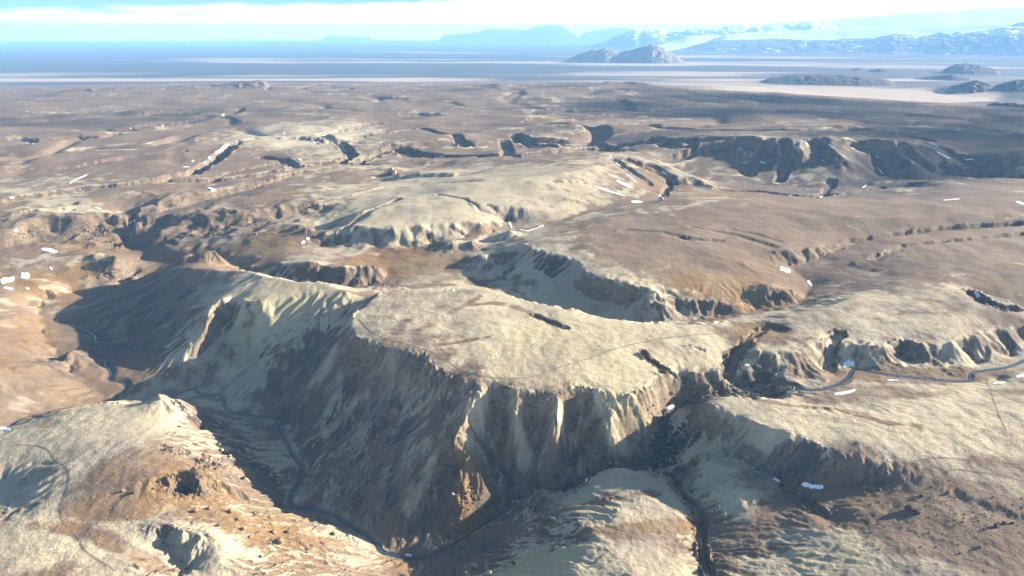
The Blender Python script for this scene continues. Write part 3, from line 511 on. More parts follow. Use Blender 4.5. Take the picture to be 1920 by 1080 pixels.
# moss cover; also brightens a sunlit upland band and dims shaded valley slopes
for a in [(560,262,170,32,0.85),(330,300,200,24,0.25),(1000,640,400,110,0.95),(780,590,150,60,0.6),(1600,790,330,60,0.92),(1420,780,120,40,0.95),(1750,760,160,30,0.75),(1380,905,90,45,0.95),(1190,930,110,55,0.85),(1050,1050,130,50,0.9),(1560,1040,140,50,0.9),(1850,930,90,40,0.9),(1600,620,320,70,0.62),(560,555,130,40,0.9),(450,600,60,60,0.9),(1130,520,110,50,0.9),(1500,475,60,20,0.95),(720,425,150,30,0.8),(900,345,320,60,0.74),(250,770,90,30,0.9),(150,830,120,30,0.8),(90,1000,90,50,0.8),(330,1040,110,50,0.85),(60,920,60,60,0.6),(640,1000,70,35,0.9),(700,800,200,120,0.42),(420,700,90,60,0.8),(560,700,70,70,0.3),(220,620,90,80,0.22),(310,590,60,60,0.25),(430,690,60,60,0.5),(330,720,60,30,0.5),(300,520,80,30,0.15),(850,760,70,50,0.35),(1000,820,120,70,0.4),(500,1000,120,40,0.35),
          (1750,960,170,60,0.15),(1650,930,90,30,0.15),(1500,880,130,30,0.2),(1480,960,70,25,0.2),(1380,1010,70,30,0.35),(900,1020,80,30,0.1),(1420,630,60,25,0.05),(1300,450,240,60,0.12),(1400,530,130,25,0.15),(300,900,110,60,0.3),(230,900,70,60,0.2),(60,650,100,80,0.2),(400,480,100,30,0.1),(520,460,80,30,0.1),(750,490,110,25,0.05),(1700,440,280,70,0.2),(1620,740,130,14,0.35),(1700,705,160,12,0.15),(230,690,60,60,0.2),(1150,1000,100,14,0.3),(1250,985,50,14,0.3)]:
    paint(moss, *a)
for a in [(750,490,130,24,0.9),(820,510,60,30,0.8),(500,455,90,26,0.7),(400,485,70,20,0.6),(1360,540,160,22,0.75),(1440,575,70,10,0.6),(1420,625,60,26,0.7),(60,660,110,70,0.55),(60,600,90,30,0.55),(130,750,120,20,0.5),(250,900,120,60,0.55),(380,930,90,40,0.7),(560,1000,140,35,0.65),(480,1010,100,40,0.6),(870,930,50,70,0.75),(850,860,60,40,0.5),(1290,960,22,80,0.85),(1050,960,70,20,0.5),(1200,985,110,22,0.6),(1110,920,60,14,0.5),(100,530,70,22,0.95),(170,460,60,14,0.8),(1240,720,40,40,0.7),(1800,665,140,22,0.45),(1480,690,80,25,0.45),(1540,740,70,12,0.5),(900,395,80,30,0.35),(100,960,140,16,0.5),(1600,960,180,40,0.35),(720,1060,80,20,0.5),(1200,330,60,30,0.5),(1350,360,140,10,0.6)]:
    paint(clay, *a)
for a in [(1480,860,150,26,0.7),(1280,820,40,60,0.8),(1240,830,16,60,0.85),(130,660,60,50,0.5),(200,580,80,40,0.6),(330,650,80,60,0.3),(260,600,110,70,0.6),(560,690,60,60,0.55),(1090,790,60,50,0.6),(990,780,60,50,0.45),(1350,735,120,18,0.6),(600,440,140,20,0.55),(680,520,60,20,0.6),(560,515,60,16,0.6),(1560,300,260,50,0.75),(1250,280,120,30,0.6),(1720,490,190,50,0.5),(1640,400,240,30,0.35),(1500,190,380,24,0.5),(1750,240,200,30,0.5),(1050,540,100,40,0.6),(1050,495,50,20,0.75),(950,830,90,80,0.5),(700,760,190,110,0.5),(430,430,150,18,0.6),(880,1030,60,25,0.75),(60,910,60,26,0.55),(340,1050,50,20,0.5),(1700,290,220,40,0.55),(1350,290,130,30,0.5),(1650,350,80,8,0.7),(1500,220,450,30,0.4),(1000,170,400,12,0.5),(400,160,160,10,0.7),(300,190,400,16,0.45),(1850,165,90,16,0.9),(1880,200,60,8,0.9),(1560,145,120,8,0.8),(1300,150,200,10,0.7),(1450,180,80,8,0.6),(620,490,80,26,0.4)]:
    paint(dark, *a)  # dark soil and rock, plus cloud shade and slope shade painted in
for a in [(1000,1055,90,30,0.9),(560,550,60,22,0.6),(1330,890,60,30,0.3),(1060,660,260,70,0.35),(470,590,30,30,0.5),(1190,770,50,30,0.7),(1500,475,40,12,0.6),(1560,1050,70,25,0.3)]:
    paint(yel, *a)
def paint_line(arr, pix, hw, v):
    pts = [hz(*p)[:2] + (1.0,) for p in pix]
    P = smooth_line(pts, 2); best = np.full(H.shape, 1e9, np.float32)
    def fn(sl, d, q): best[sl] = np.minimum(best[sl], d)
    poly_field([tuple(p) for p in P], hw * 2.5, fn)
    m = best < hw * 2.5; d = best[m] * (1 + 0.7 * fbm(X[m], Y[m], hw * 2.2, 3, 141)); k = (1 - sstep(0.2 * hw, 1.8 * hw, d)) * np.clip(0.75 + 1.1 * fbm(X[m], Y[m], hw * 5, 3, 146), 0.1, 1)
    arr[m] = arr[m] * (1 - k) + v * k
for pix, hw in (([(885,572),(930,566),(975,578),(1015,596),(1060,613)], 5.5), ([(840,588),(875,572),(900,556)], 3.5), ([(815,648),(870,640),(905,634),(925,630)], 3), ([(1205,660),(1225,680),(1245,700)], 3.5), ([(1365,700),(1385,660),(1420,632),(1450,612)], 9), ([(640,545),(690,552),(720,548),(790,535)], 6), ([(1130,945),(1180,930),(1230,925)], 5), ([(1050,960),(1110,945),(1160,925)], 4), ([(1100,1000),(1190,990),(1270,985)], 5), ([(1400,745),(1470,760),(1560,765),(1640,790),(1720,800)], 5), ([(1560,700),(1640,712),(1760,720)], 5), ([(330,1080),(230,1030),(140,990),(60,985)], 6)):
    paint_line(moss, pix, hw, 0.12); paint_line(clay, pix, hw * 0.7, 0.6)
for pix, hw in ((S4_PX, 9), ([(955,420),(990,430),(1045,420),(1105,395),(1200,380),(1250,355)], 8), ([(600,462),(680,466),(760,470),(830,457),(930,428)], 9), ([(1640,480),(1700,460),(1800,448),(1920,436)], 9), ([(1300,430),(1380,442),(1450,462),(1540,470)], 7), ([(1380,1000),(1450,985),(1560,975),(1650,985)], 5), ([(1350,1030),(1430,1035),(1500,1020)], 4), ([(1340,1060),(1400,1075)], 4)):
    paint_line(moss, pix, hw, 0.1); paint_line(clay, pix, hw * 0.6, 0.5)
for pix, hw, v in (([(1046,750),(1046,790),(1030,830),(1022,865)], 7, 0.6), ([(962,735),(964,775),(972,815),(985,850)], 7, 0.5), ([(1133,740),(1142,775),(1150,805)], 9, 0.72), ([(1180,748),(1205,788),(1228,808)], 9, 0.72), ([(905,735),(890,770),(870,800)], 8, 0.75), ([(1090,790),(1075,830),(1060,880)], 4, 0.55), ([(830,830),(800,880),(770,950)], 8, 0.6), ([(480,600),(455,640),(440,680)], 9, 0.75), ([(620,670),(590,720)], 8, 0.6)):
    paint_line(moss, pix, hw, v); paint_line(rock, pix, hw, 0.05); paint_line(dark, pix, hw, 0.1)
for pix, hw in (([(1016,780),(1008,810),(998,840)], 3), ([(930,790),(940,830),(955,870)], 4), ([(1095,800),(1085,830)], 4), ([(885,860),(880,910),(876,970)], 7), ([(850,840),(870,870),(890,890)], 5), ([(845,900),(860,940),(870,985)], 5), ([(1150,815),(1165,835),(1190,845)], 4), ([(740,770),(735,795)], 5), ([(1240,720),(1255,745)], 5)):
    paint_line(clay, pix, hw, 0.85); paint_line(rock, pix, hw, 0.35); paint_line(dark, pix, hw, 0.1)
# the lowland: pale sand, black sand and lava in long streaks
low = sstep(-105, -142, H)
sand = 0.34 + 1.1 * n3 + 0.35 * fbm(X * 0.2, Y, 900, 3, 97)
bear = np.degrees(np.arctan2(X, Y))
rb = np.interp(bear, [-44, -36, -14, 0, 12], [10500, 11500, 24000, 46000, 90000]); westw = sstep(0.92, 1.12, RR / rb + 0.08 * n3)
sand = sand - 0.75 * westw - 0.25 * sstep(15000, 30000, RR)  # darker in the far west and with distance
for a in [(1600,178,260,18,1.0,2.0),(1450,168,100,8,0.9),(400,150,500,5,0.75),(100,148,150,3,0.8),(750,150,200,10,0.8),(1180,118,160,4,0.8),(1650,118,260,5,0.6)]:
    paint(sand, *a)
paint(low, 1600, 178, 250, 17, 1.0, 2.0)
ramp = lambda a: np.clip(a, 0, 1)
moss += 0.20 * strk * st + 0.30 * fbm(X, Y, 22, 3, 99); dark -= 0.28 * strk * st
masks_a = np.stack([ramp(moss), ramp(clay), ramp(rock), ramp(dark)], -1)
masks_b = np.stack([ramp(yel), ramp(low), ramp(sand), ramp(wet)], -1)
print('masks', round(time.time() - T0, 1))

# ------------------------------------------------------------------ materials
def new_mat(name):
    m = bpy.data.materials.new(name); m.use_nodes = True; t = m.node_tree; t.nodes.clear()
    out = t.nodes.new('ShaderNodeOutputMaterial'); b = t.nodes.new('ShaderNodeBsdfPrincipled'); t.links.new(b.outputs[0], out.inputs[0])
    b.inputs['Roughness'].default_value = 0.95; b.inputs['Specular IOR Level'].default_value = 0.15
    return m, t, b
def noise(t, scale, detail=4, rough=0.55, vec=None, dist=0.0):
    n = N(t, 'ShaderNodeTexNoise', i_Scale=scale, i_Detail=detail, i_Roughness=rough, i_Distortion=dist)
    if vec is not None: t.links.new(vec, n.inputs['Vector'])
    return n.outputs[0]
def mix(t, fac, a, b, typ='MIX'):
    n = t.nodes.new('ShaderNodeMix'); n.data_type = 'RGBA'; n.blend_type = typ; n.clamp_factor = True
    for s, v in ((0, fac), (6, a), (7, b)):
        if isinstance(v, (int, float)): n.inputs[s].default_value = v
        elif isinstance(v, tuple): n.inputs[s].default_value = v + (1,)
        else: t.links.new(v, n.inputs[s])
    return n.outputs[2]
def ss(t, v, a, b):
    n = N(t, 'ShaderNodeMapRange', interpolation_type='SMOOTHSTEP', i_1=a, i_2=b); t.links.new(v, n.inputs[0]); return n.outputs[0]

def ground_material():
    m, t, b = new_mat('ground')
    tc = t.nodes.new('ShaderNodeTexCoord').outputs['Object']
    A = N(t, 'ShaderNodeAttribute', attribute_name='cover'); Bt = N(t, 'ShaderNodeAttribute', attribute_name='cover_b')
    sa = N(t, 'ShaderNodeSeparateColor'); t.links.new(A.outputs['Color'], sa.inputs[0])
    sb = N(t, 'ShaderNodeSeparateColor'); t.links.new(Bt.outputs['Color'], sb.inputs[0])
    mo, cl, ro, da = sa.outputs[0], sa.outputs[1], sa.outputs[2], A.outputs['Alpha']
    ye, lo, sa_, we = sb.outputs[0], sb.outputs[1], sb.outputs[2], Bt.outputs['Alpha']
    nA = noise(t, 0.045, 6, 0.62, tc); nB = noise(t, 0.5, 4, 0.62, tc); nC = noise(t, 1.6, 3, 0.6, tc); nD = noise(t, 0.012, 4, 0.6, tc)
    def jit(v, k=0.7, n=nA, k2=0.35):
        return M(t, 'ADD', M(t, 'ADD', v, M(t, 'MULTIPLY', M(t, 'SUBTRACT', n, 0.5), k)), M(t, 'MULTIPLY', M(t, 'SUBTRACT', nB, 0.5), k2))
    heath = mix(t, nB, (0.118, 0.080, 0.052), (0.22, 0.155, 0.10)); heath = mix(t, ss(t, nD, 0.4, 0.65), heath, (0.20, 0.146, 0.102))
    mossc = mix(t, ss(t, nB, 0.3, 0.7), (0.34, 0.287, 0.185), (0.48, 0.41, 0.285)); mossc = mix(t, ss(t, nD, 0.40, 0.66), mossc, (0.31, 0.26, 0.19))
    mossc = mix(t, ye, mossc, mix(t, nB, (0.32, 0.265, 0.13), (0.46, 0.39, 0.22)))
    clayc = mix(t, nB, (0.15, 0.085, 0.038), (0.26, 0.17, 0.082)); clayc = mix(t, ss(t, nD, 0.45, 0.6), clayc, (0.24, 0.175, 0.10))
    vm = N(t, 'ShaderNodeMapping'); vm.inputs['Scale'].default_value = (0.5, 0.5, 1.6); vm.inputs['Rotation'].default_value = (0.12, 0.08, 0.0); t.links.new(tc, vm.inputs[0])
    nR = noise(t, 0.22, 8, 0.72, vm.outputs[0], 1.2); nR2 = noise(t, 0.05, 5, 0.6, tc, 0.6)
    rockc = mix(t, ss(t, nR, 0.30, 0.72), (0.045, 0.038, 0.032), (0.25, 0.19, 0.125)); rockc = mix(t, ss(t, nR2, 0.5, 0.68), rockc, mix(t, nR, (0.12, 0.085, 0.05), (0.36, 0.26, 0.15)))
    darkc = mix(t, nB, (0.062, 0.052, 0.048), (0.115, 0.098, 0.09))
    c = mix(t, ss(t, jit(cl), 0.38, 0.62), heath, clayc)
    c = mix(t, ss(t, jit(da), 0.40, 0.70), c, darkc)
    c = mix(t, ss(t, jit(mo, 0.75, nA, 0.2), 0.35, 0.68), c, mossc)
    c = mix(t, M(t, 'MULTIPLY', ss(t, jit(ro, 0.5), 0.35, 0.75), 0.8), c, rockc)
    # lowland streaks
    mpv = N(t, 'ShaderNodeMapping'); mpv.inputs['Scale'].default_value = (0.25, 1.0, 1.0); t.links.new(tc, mpv.inputs[0])
    nS = noise(t, 0.0016, 7, 0.6, mpv.outputs[0])
    sv = M(t, 'ADD', sa_, M(t, 'MULTIPLY', M(t, 'SUBTRACT', nS, 0.5), 0.9))
    lowc = mix(t, ss(t, sv, 0.35, 0.75), (0.07, 0.068, 0.07), (0.44, 0.355, 0.275))
    c = mix(t, lo, c, lowc)
    c = mix(t, M(t, 'MULTIPLY', we, 0.75), c, (0.055, 0.042, 0.030))
    c = mix(t, 0.55, c, mix(t, ss(t, nC, 0.3, 0.7), (0.55, 0.55, 0.55), (1.25, 1.25, 1.25)), 'MULTIPLY')
    t.links.new(c, b.inputs['Base Color'])
    nE = noise(t, 0.16, 4, 0.6, tc)
    hsum = M(t, 'ADD', M(t, 'ADD', M(t, 'MULTIPLY', nB, 1.2), M(t, 'MULTIPLY', nC, 0.5)), M(t, 'MULTIPLY', nE, 2.0))
    hsum = M(t, 'ADD', hsum, M(t, 'MULTIPLY', M(t, 'MULTIPLY', ro, nR), 7.0))
    bp = N(t, 'ShaderNodeBump', i_Strength=0.5, i_Distance=1.0); t.links.new(hsum, bp.inputs['Height'])
    t.links.new(bp.outputs[0], b.inputs['Normal'])
    return m

def grid_mesh(name, X, Y, Z, mat, wrap=False):
    nr, nt = X.shape
    me = bpy.data.meshes.new(name)
    me.vertices.add(nr * nt)
    co = np.stack([X, Y, Z], -1).astype(np.float32).ravel(); me.vertices.foreach_set('co', co)
    i = np.arange(nr * nt, dtype=np.int32).reshape(nr, nt)
    q = np.stack([i[:-1, :-1], i[:-1, 1:], i[1:, 1:], i[1:, :-1]], -1).reshape(-1, 4)
    me.loops.add(q.size); me.loops.foreach_set('vertex_index', q.ravel())
    me.polygons.add(len(q)); me.polygons.foreach_set('loop_start', np.arange(0, q.size, 4, dtype=np.int32))
    me.polygons.foreach_set('use_smooth', np.ones(len(q), bool))
    me.update(calc_edges=True); me.materials.append(mat)
    o = bpy.data.objects.new(name, me); COL.objects.link(o)
    return o
def struct(o, label=None):
    o['kind'] = 'structure'
    if label: o['label'] = label
    return o
gmat = ground_material()
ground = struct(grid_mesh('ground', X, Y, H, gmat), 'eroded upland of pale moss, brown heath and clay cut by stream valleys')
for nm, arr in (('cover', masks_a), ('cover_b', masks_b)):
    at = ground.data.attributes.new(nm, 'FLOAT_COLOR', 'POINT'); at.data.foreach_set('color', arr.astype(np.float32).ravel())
# the ground goes on past both sides of the detailed sheet and towards the viewer, at a coarser grain
def skirt(sx_):
    k = np.linspace(0, 1, 30)[None, :] ** 1.3
    t = sx_ * (TH1 + k * R(44)); e = 0 if sx_ < 0 else -1
    Xs, Ys = rr[:, None] * np.sin(t), rr[:, None] * np.cos(t)
    Zs = H[:, e][:, None] * (1 - k) + np.interp(rr, rr[::40], H[::40, e])[:, None] * k + 18 * k * fbm(Xs, Ys, 300, 4, 161) * (1 - sstep(5000, 8000, rr))[:, None]
    if sx_ < 0: Xs, Ys, Zs = Xs[:, ::-1], Ys[:, ::-1], Zs[:, ::-1]; 
    o = struct(grid_mesh('ground', Xs, Ys, Zs, gmat)); n = Xs.shape[1]
    w = fbm(Xs, Ys, 120, 4, 165)[..., None] * 0.5
    for nm, arr in (('cover', masks_a), ('cover_b', masks_b)):
        a_ = np.repeat(arr[:, e][:, None, :], n, 1)
        if nm == 'cover': a_ = np.clip(a_ + w, 0, 1)
        at = o.data.attributes.new(nm, 'FLOAT_COLOR', 'POINT'); at.data.foreach_set('color', a_.astype(np.float32).ravel())
skirt(-1); skirt(1)
def near_skirt():
    q = np.linspace(20, rr[0], 24)[:, None]; t = th[None, ::4]; t = np.append(t, [[th[-1]]], 1)
    Xs, Ys = q * np.sin(t), q * np.cos(t); f = (q / rr[0])
    h0 = np.append(H[0, ::4], H[0, -1])[None, :]
    Zs = h0 * f + (1 - f) * H[0].mean() + 6 * (1 - f) * fbm(Xs, Ys, 70, 4, 171)
    o = struct(grid_mesh('ground', Xs, Ys, Zs, gmat))
    for nm, arr in (('cover', masks_a), ('cover_b', masks_b)):
        a_ = np.repeat(np.append(arr[0, ::4], arr[0, -1:], 0)[None], 24, 0)
        at = o.data.attributes.new(nm, 'FLOAT_COLOR', 'POINT'); at.data.foreach_set('color', a_.astype(np.float32).ravel())
near_skirt()
print('ground', round(time.time() - T0, 1))

# ------------------------------------------------------------------ haze
def haze_box():
    me = bpy.data.meshes.new('haze'); bm = bmesh.new(); bmesh.ops.create_cube(bm, size=1.0); bm.to_mesh(me); bm.free()
    o = bpy.data.objects.new('haze', me); COL.objects.link(o)
    zb, zt = float(H.min()) - 2.0 if H.min() < PLAIN_Z else PLAIN_Z - 8.0, 1640.0
    o.scale = (240000, 100000, zt - zb); o.location = (0, 48000, (zt + zb) / 2)
    m = bpy.data.materials.new('haze'); m.use_nodes = True; t = m.node_tree; t.nodes.clear()
    out = t.nodes.new('ShaderNodeOutputMaterial'); v = t.nodes.new('ShaderNodeVolumePrincipled')
    v.inputs['Color'].default_value = (0.25, 0.51, 0.88, 1); v.inputs['Density'].default_value = HAZE_DENSITY; v.inputs['Anisotropy'].default_value = 0.0
    t.links.new(v.outputs[0], out.inputs['Volume']); me.materials.append(m)
    o['kind'] = 'stuff'; o['label'] = 'thin blue air over the whole upland and lowland'
haze_box()

# ------------------------------------------------------------------ streams, tracks
def ribbon(name, P, w, mat, lift=0.0, drape=False):
    P = np.asarray(P, float); T = np.gradient(P[:, :2], axis=0); T /= np.maximum(np.hypot(T[:, 0], T[:, 1]), 1e-9)[:, None]
    nx, ny = -T[:, 1], T[:, 0]
    q = np.arange(len(P)); w = np.broadcast_to(w, (len(P),)) * (1 + 0.28 * np.sin(q * 0.83) * np.sin(q * 0.31) + 0.25 * np.sin(q * 0.117))
    xs = np.stack([P[:, 0] + nx * w * k for k in (-1, -0.4, 0.4, 1)], 1); ys = np.stack([P[:, 1] + ny * w * k for k in (-1, -0.4, 0.4, 1)], 1)
    zs = height(xs, ys) + lift if drape else np.repeat(P[:, 2:3], 4, 1) + lift
    return grid_mesh(name, xs, ys, zs, mat)
def water_material():
    m, t, b = new_mat('water')
    tc = t.nodes.new('ShaderNodeTexCoord').outputs['Object']
    n = noise(t, 0.5, 3, 0.5, tc)
    t.links.new(mix(t, n, (0.020, 0.034, 0.055), (0.055, 0.085, 0.125)), b.inputs['Base Color'])
    b.inputs['Roughness'].default_value = 0.12; b.inputs['Specular IOR Level'].default_value = 0.6
    bp = N(t, 'ShaderNodeBump', i_Strength=0.25, i_Distance=0.3); t.links.new(noise(t, 1.6, 2, 0.5, tc), bp.inputs['Height']); t.links.new(bp.outputs[0], b.inputs['Normal'])
    return m
wmat = water_material()
for (nm, P, w), lab in zip(STREAMS, ('blue stream winding along the shaded valley floor', 'thin dark stream in the rocky ravine below the fall', 'silvery stream crossing the upland to the waterfall')):
    o = struct(ribbon('stream', P, w, wmat), lab)
# the fall at the head of the ravine
def soil_material(name, c0, c1):
    m, t, b = new_mat(name); tc = t.nodes.new('ShaderNodeTexCoord').outputs['Object']
    t.links.new(mix(t, noise(t, 0.4, 4, 0.6, tc), c0, c1), b.inputs['Base Color']); return m
tmat = soil_material('track_soil', (0.135, 0.10, 0.072), (0.24, 0.185, 0.135))
TRACKS = [([(672,598),(690,618),(705,628),(740,640),(780,650),(810,660),(840,678),(870,697),(900,706),(940,710),(985,710),(1020,700),(1080,680),(1150,655),(1200,642),(1260,632),(1330,626),(1372,622)], 0.9, 'thin brown track looping over the pale moss mesa'),
 ([(30,835),(60,834),(85,840),(95,850),(105,865),(120,872),(128,885),(130,905),(118,935),(113,955),(115,975),(135,995),(148,1008),(152,1020),(160,1035),(185,1050),(215,1070)], 0.8, 'winding vehicle track on the brown western hill'),
 ([(1695,876),(1720,863),(1760,858),(1830,862),(1900,868),(1960,880)], 0.6, 'faint track crossing the eastern moss'), ([(1772,900),(1774,886),(1786,878),(1830,885),(1880,893),(1940,905)], 0.8, 'vehicle track curving off the moss edge'),
 ([(1856,728),(1862,750),(1872,780),(1888,808)], 0.3, 'short dark track down the eastern moss'), ([(1440,755),(1550,770),(1640,800),(1700,815)], 0.4, 'very faint track over the moss plateau')]
for px, w, lab in TRACKS:
    P = smooth_line([hz(*p)[:3] for p in px], 3)
    for k in (-1, 1):
        pass
    struct(ribbon('dirt_track', P, w * 0.85, tmat, 0.14, True), lab)

# ------------------------------------------------------------------ far mountains, glacier, island
def mountain_material(name, rock_a, rock_b, snow=0.0, snow_z=600.0):
    m, t, b = new_mat(name); tc = t.nodes.new('ShaderNodeTexCoord').outputs['Object']
    mpv = N(t, 'ShaderNodeMapping'); mpv.inputs['Scale'].default_value = (1.0, 1.0, 2.5); t.links.new(tc, mpv.inputs[0])
    n = noise(t, 0.004, 7, 0.65, mpv.outputs[0]); n2 = noise(t, 0.0012, 6, 0.6, tc)
    c = mix(t, n, rock_a, rock_b)
    if snow > 0:
        sx = t.nodes.new('ShaderNodeSeparateXYZ'); t.links.new(tc, sx.inputs[0])
        hgt = ss(t, sx.outputs[2], snow_z - 500, snow_z + 500)
        v = M(t, 'ADD', M(t, 'ADD', n, M(t, 'MULTIPLY', n2, 0.6)), M(t, 'MULTIPLY', hgt, 0.5))
        c = mix(t, ss(t, v, 1.22 - snow, 1.34 - snow), c, (0.85, 0.87, 0.9))
    t.links.new(c, b.inputs['Base Color']); return m
def ridge(name, label, sil, r, depth, mat, rough=0.2, nx=170, ny=44, seed=1, base=None, prof=1.3, lam=None):
    base = PLAIN_Z - 6 if base is None else base
    px = np.array([p[0] for p in sil], float); py = np.array([p[1] for p in sil], float)
    xs = np.linspace(px[0], px[-1], nx); ys = np.interp(xs, px, py)
    d = np.array([ray(a, b) for a, b in zip(xs, ys)])
    t = np.arctan2(d[:, 0], d[:, 1]); hs = np.maximum(HC + r * d[:, 2] / np.hypot(d[:, 0], d[:, 1]) - base, 0)
    edge = np.clip(np.minimum(np.arange(nx), np.arange(nx)[::-1]) / (nx * 0.09), 0, 1)
    v = np.linspace(-1, 1, ny)[:, None]
    Rr = r + v * depth * (0.75 + 0.35 * np.clip(hs / hs.max(), 0, 1))[None, :]
    Xm = Rr * np.sin(t)[None, :]; Ym = Rr * np.cos(t)[None, :]
    lam = lam or depth * 0.55
    p = np.clip(1 - np.abs(v) ** prof, 0, 1) * np.ones_like(Xm)
    n = fbm(Xm, Ym, lam, 6, seed, 0.55); rid = 1 - 2 * np.abs(fbm(Xm, Ym, lam * 0.5, 5, seed + 9, 0.55))
    Zm = base + hs[None, :] * edge[None, :] * np.clip(p * (1 + rough * 0.5 * n) + rough * (rid - 0.75) * p * (1.15 - p) * 2.0, 0, 1.08)
    o = grid_mesh(name, Xm, Ym, Zm, mat); struct(o, label); return o
mdark = mountain_material('mountain_rock', (0.05, 0.045, 0.042), (0.13, 0.11, 0.095), 0.13, 1000)
msnow = mountain_material('mountain_snowy', (0.05, 0.047, 0.046), (0.12, 0.105, 0.095), 0.33, 520)
mice = mountain_material('glacier_ice', (0.72, 0.76, 0.80), (0.88, 0.9, 0.92))
mhill = mountain_material('hill_soil', (0.10, 0.085, 0.07), (0.26, 0.21, 0.16))
mlava = mountain_material('lava_soil', (0.05, 0.043, 0.04), (0.13, 0.105, 0.088))
ridge('island', 'flat topped blue island on the sea horizon', [(598,77),(602,70),(612,68),(625,66),(645,68),(660,67.5),(680,69.5),(698,69),(704,77)], 72000, 2500, mdark, 0.08, 80, 20, 3)
ridge('mountain', 'long blue mountain with a high flat summit beyond the plain', [(808,78),(816,70),(830,66),(855,64),(880,61),(905,56),(925,53),(935,56),(955,54),(975,57),(990,56),(1005,50),(1020,47),(1045,46),(1056,49),(1064,56),(1078,64),(1088,63),(1098,70),(1104,77)], 56000, 5200, mdark, 0.3, 220, 50, 5)
ridge('mountain', 'pale distant range of low blue peaks', [(1070,74),(1090,63),(1112,58),(1140,54),(1162,50),(1185,55),(1210,60),(1240,64),(1290,72),(1320,76)], 62000, 4500, mdark, 0.3, 160, 40, 8)
ridge('ice_cap', 'huge white ice cap rising into the bright cloud', [(1180,70),(1240,59),(1330,50),(1450,43),(1560,36),(1680,26),(1760,20),(1850,15),(1920,12),(2050,11.5),(2200,14),(2400,30)], 36000, 11000, mice, 0.06, 200, 60, 12, prof=1.1)
ridge('mountain', 'snow streaked blue range under the ice cap', [(1085,80),(1140,74),(1158,67),(1175,60),(1192,54),(1203,59),(1222,53),(1238,54),(1250,60),(1300,54),(1370,48),(1450,45),(1520,42),(1560,46),(1610,43),(1650,41),(1670,44),(1700,52),(1760,58),(1820,64)], 33000, 3300, msnow, 0.3, 260, 46, 14)
ridge('glacier', 'white glacier tongue spilling onto the plain', [(1280,72),(1320,65.5),(1400,63),(1550,57),(1680,50),(1800,46),(1900,42),(2000,36),(2150,40)], 29500, 4200, mice, 0.06, 160, 40, 17, prof=0.9)
ridge('mountain', 'snow mottled moraine slope below the glacier', [(1260,80),(1330,76),(1440,73),(1550,75),(1640,70),(1680,64),(1720,66),(1780,61),(1850,57),(1880,52),(1950,48),(2100,60)], 26000, 3200, msnow, 0.4, 260, 56, 19, lam=1300)
ridge('mountain', 'steep hazy blue mountain rising at the eastern edge of the plain', [(1725,104),(1755,97),(1780,86),(1800,72),(1815,64),(1840,61),(1878,60),(1890,54),(1904,46),(1925,45),(1960,42),(2020,50),(2120,90)], 27500, 2600, mdark, 0.3, 160, 50, 23)
ridge('hill', 'isolated hill with a pale sunlit flank on the plain', [(1045,117),(1060,112),(1078,104),(1094,99),(1110,95),(1135,91),(1150,95),(1164,98),(1180,96),(1195,91),(1208,87),(1222,83),(1234,85),(1245,91),(1262,101),(1278,110),(1294,117)], 14200, 620, mhill, 0.42, 200, 56, 27, lam=420)
ridge('hill', 'low dark hill on the eastern plain', [(1762,132),(1778,126),(1792,120),(1808,119),(1830,121),(1850,126),(1880,132)], 11500, 420, mlava, 0.3, 90, 30, 31)
ridge('hill', 'small dark mound on the eastern plain', [(1596,131),(1602,128),(1612,127),(1622,131)], 11800, 160, mlava, 0.3, 40, 16, 33)
ridge('hill', 'pair of small dark mounds on the eastern plain', [(1622,134),(1636,131),(1650,128),(1658,129),(1672,134)], 11300, 180, mlava, 0.3, 50, 16, 35)
print('far', round(time.time() - T0, 1))

ridge('hill', 'dark rugged lava hills at the eastern edge of the sand flat', [(1750,181),(1768,168),(1785,160),(1805,157),(1830,151),(1848,154),(1866,160),(1884,155),(1905,150),(1935,152),(1970,158),(2010,180)], 7400, 380, mlava, 0.45, 160, 40, 41, lam=300)
ridge('hill', 'dark blue spur closing the sand flat', [(1818,208),(1840,201),(1865,195),(1890,193),(1920,193),(1960,195),(2010,212)], 4700, 200, mlava, 0.35, 120, 36, 43, lam=200)
ridge('hill', 'low dark lava swell behind the sand flat', [(1415,152),(1450,145),(1490,141),(1530,139),(1580,140),(1620,143),(1660,149),(1695,157)], 8300, 420, mlava, 0.3, 120, 30, 45, lam=300)
ridge('hill', 'small dark hillocks among pale lowland streaks', [(1700,152),(1715,147),(1735,144),(1760,141),(1785,139),(1800,143),(1830,148)], 9600, 220, mlava, 0.5, 110, 24, 47, lam=260)

mheath = mountain_material('heath_soil', (0.075, 0.062, 0.052), (0.19, 0.15, 0.12))
ridge('hill', 'long low dark hill at the western edge of the upland', [(110,178),(150,170),(172,164),(200,164),(240,164),(280,168),(320,165),(350,160),(390,157),(440,154),(480,151.5),(494,152),(502,158),(520,166),(540,172)], 5100, 330, mheath, 0.4, 220, 40, 51, base=-60, lam=260)
ridge('hill', 'hummocky dark ridge closing the upland before the plain', [(620,184),(680,179),(740,174),(790,166),(830,161),(855,160),(880,165),(905,163),(925,158),(940,154),(956,160),(990,166),(1030,161),(1070,156),(1110,154),(1140,152),(1165,155),(1190,155),(1220,159),(1260,165),(1300,171),(1350,177)], 4900, 360, mheath, 0.5, 300, 44, 53, base=-60, lam=240)

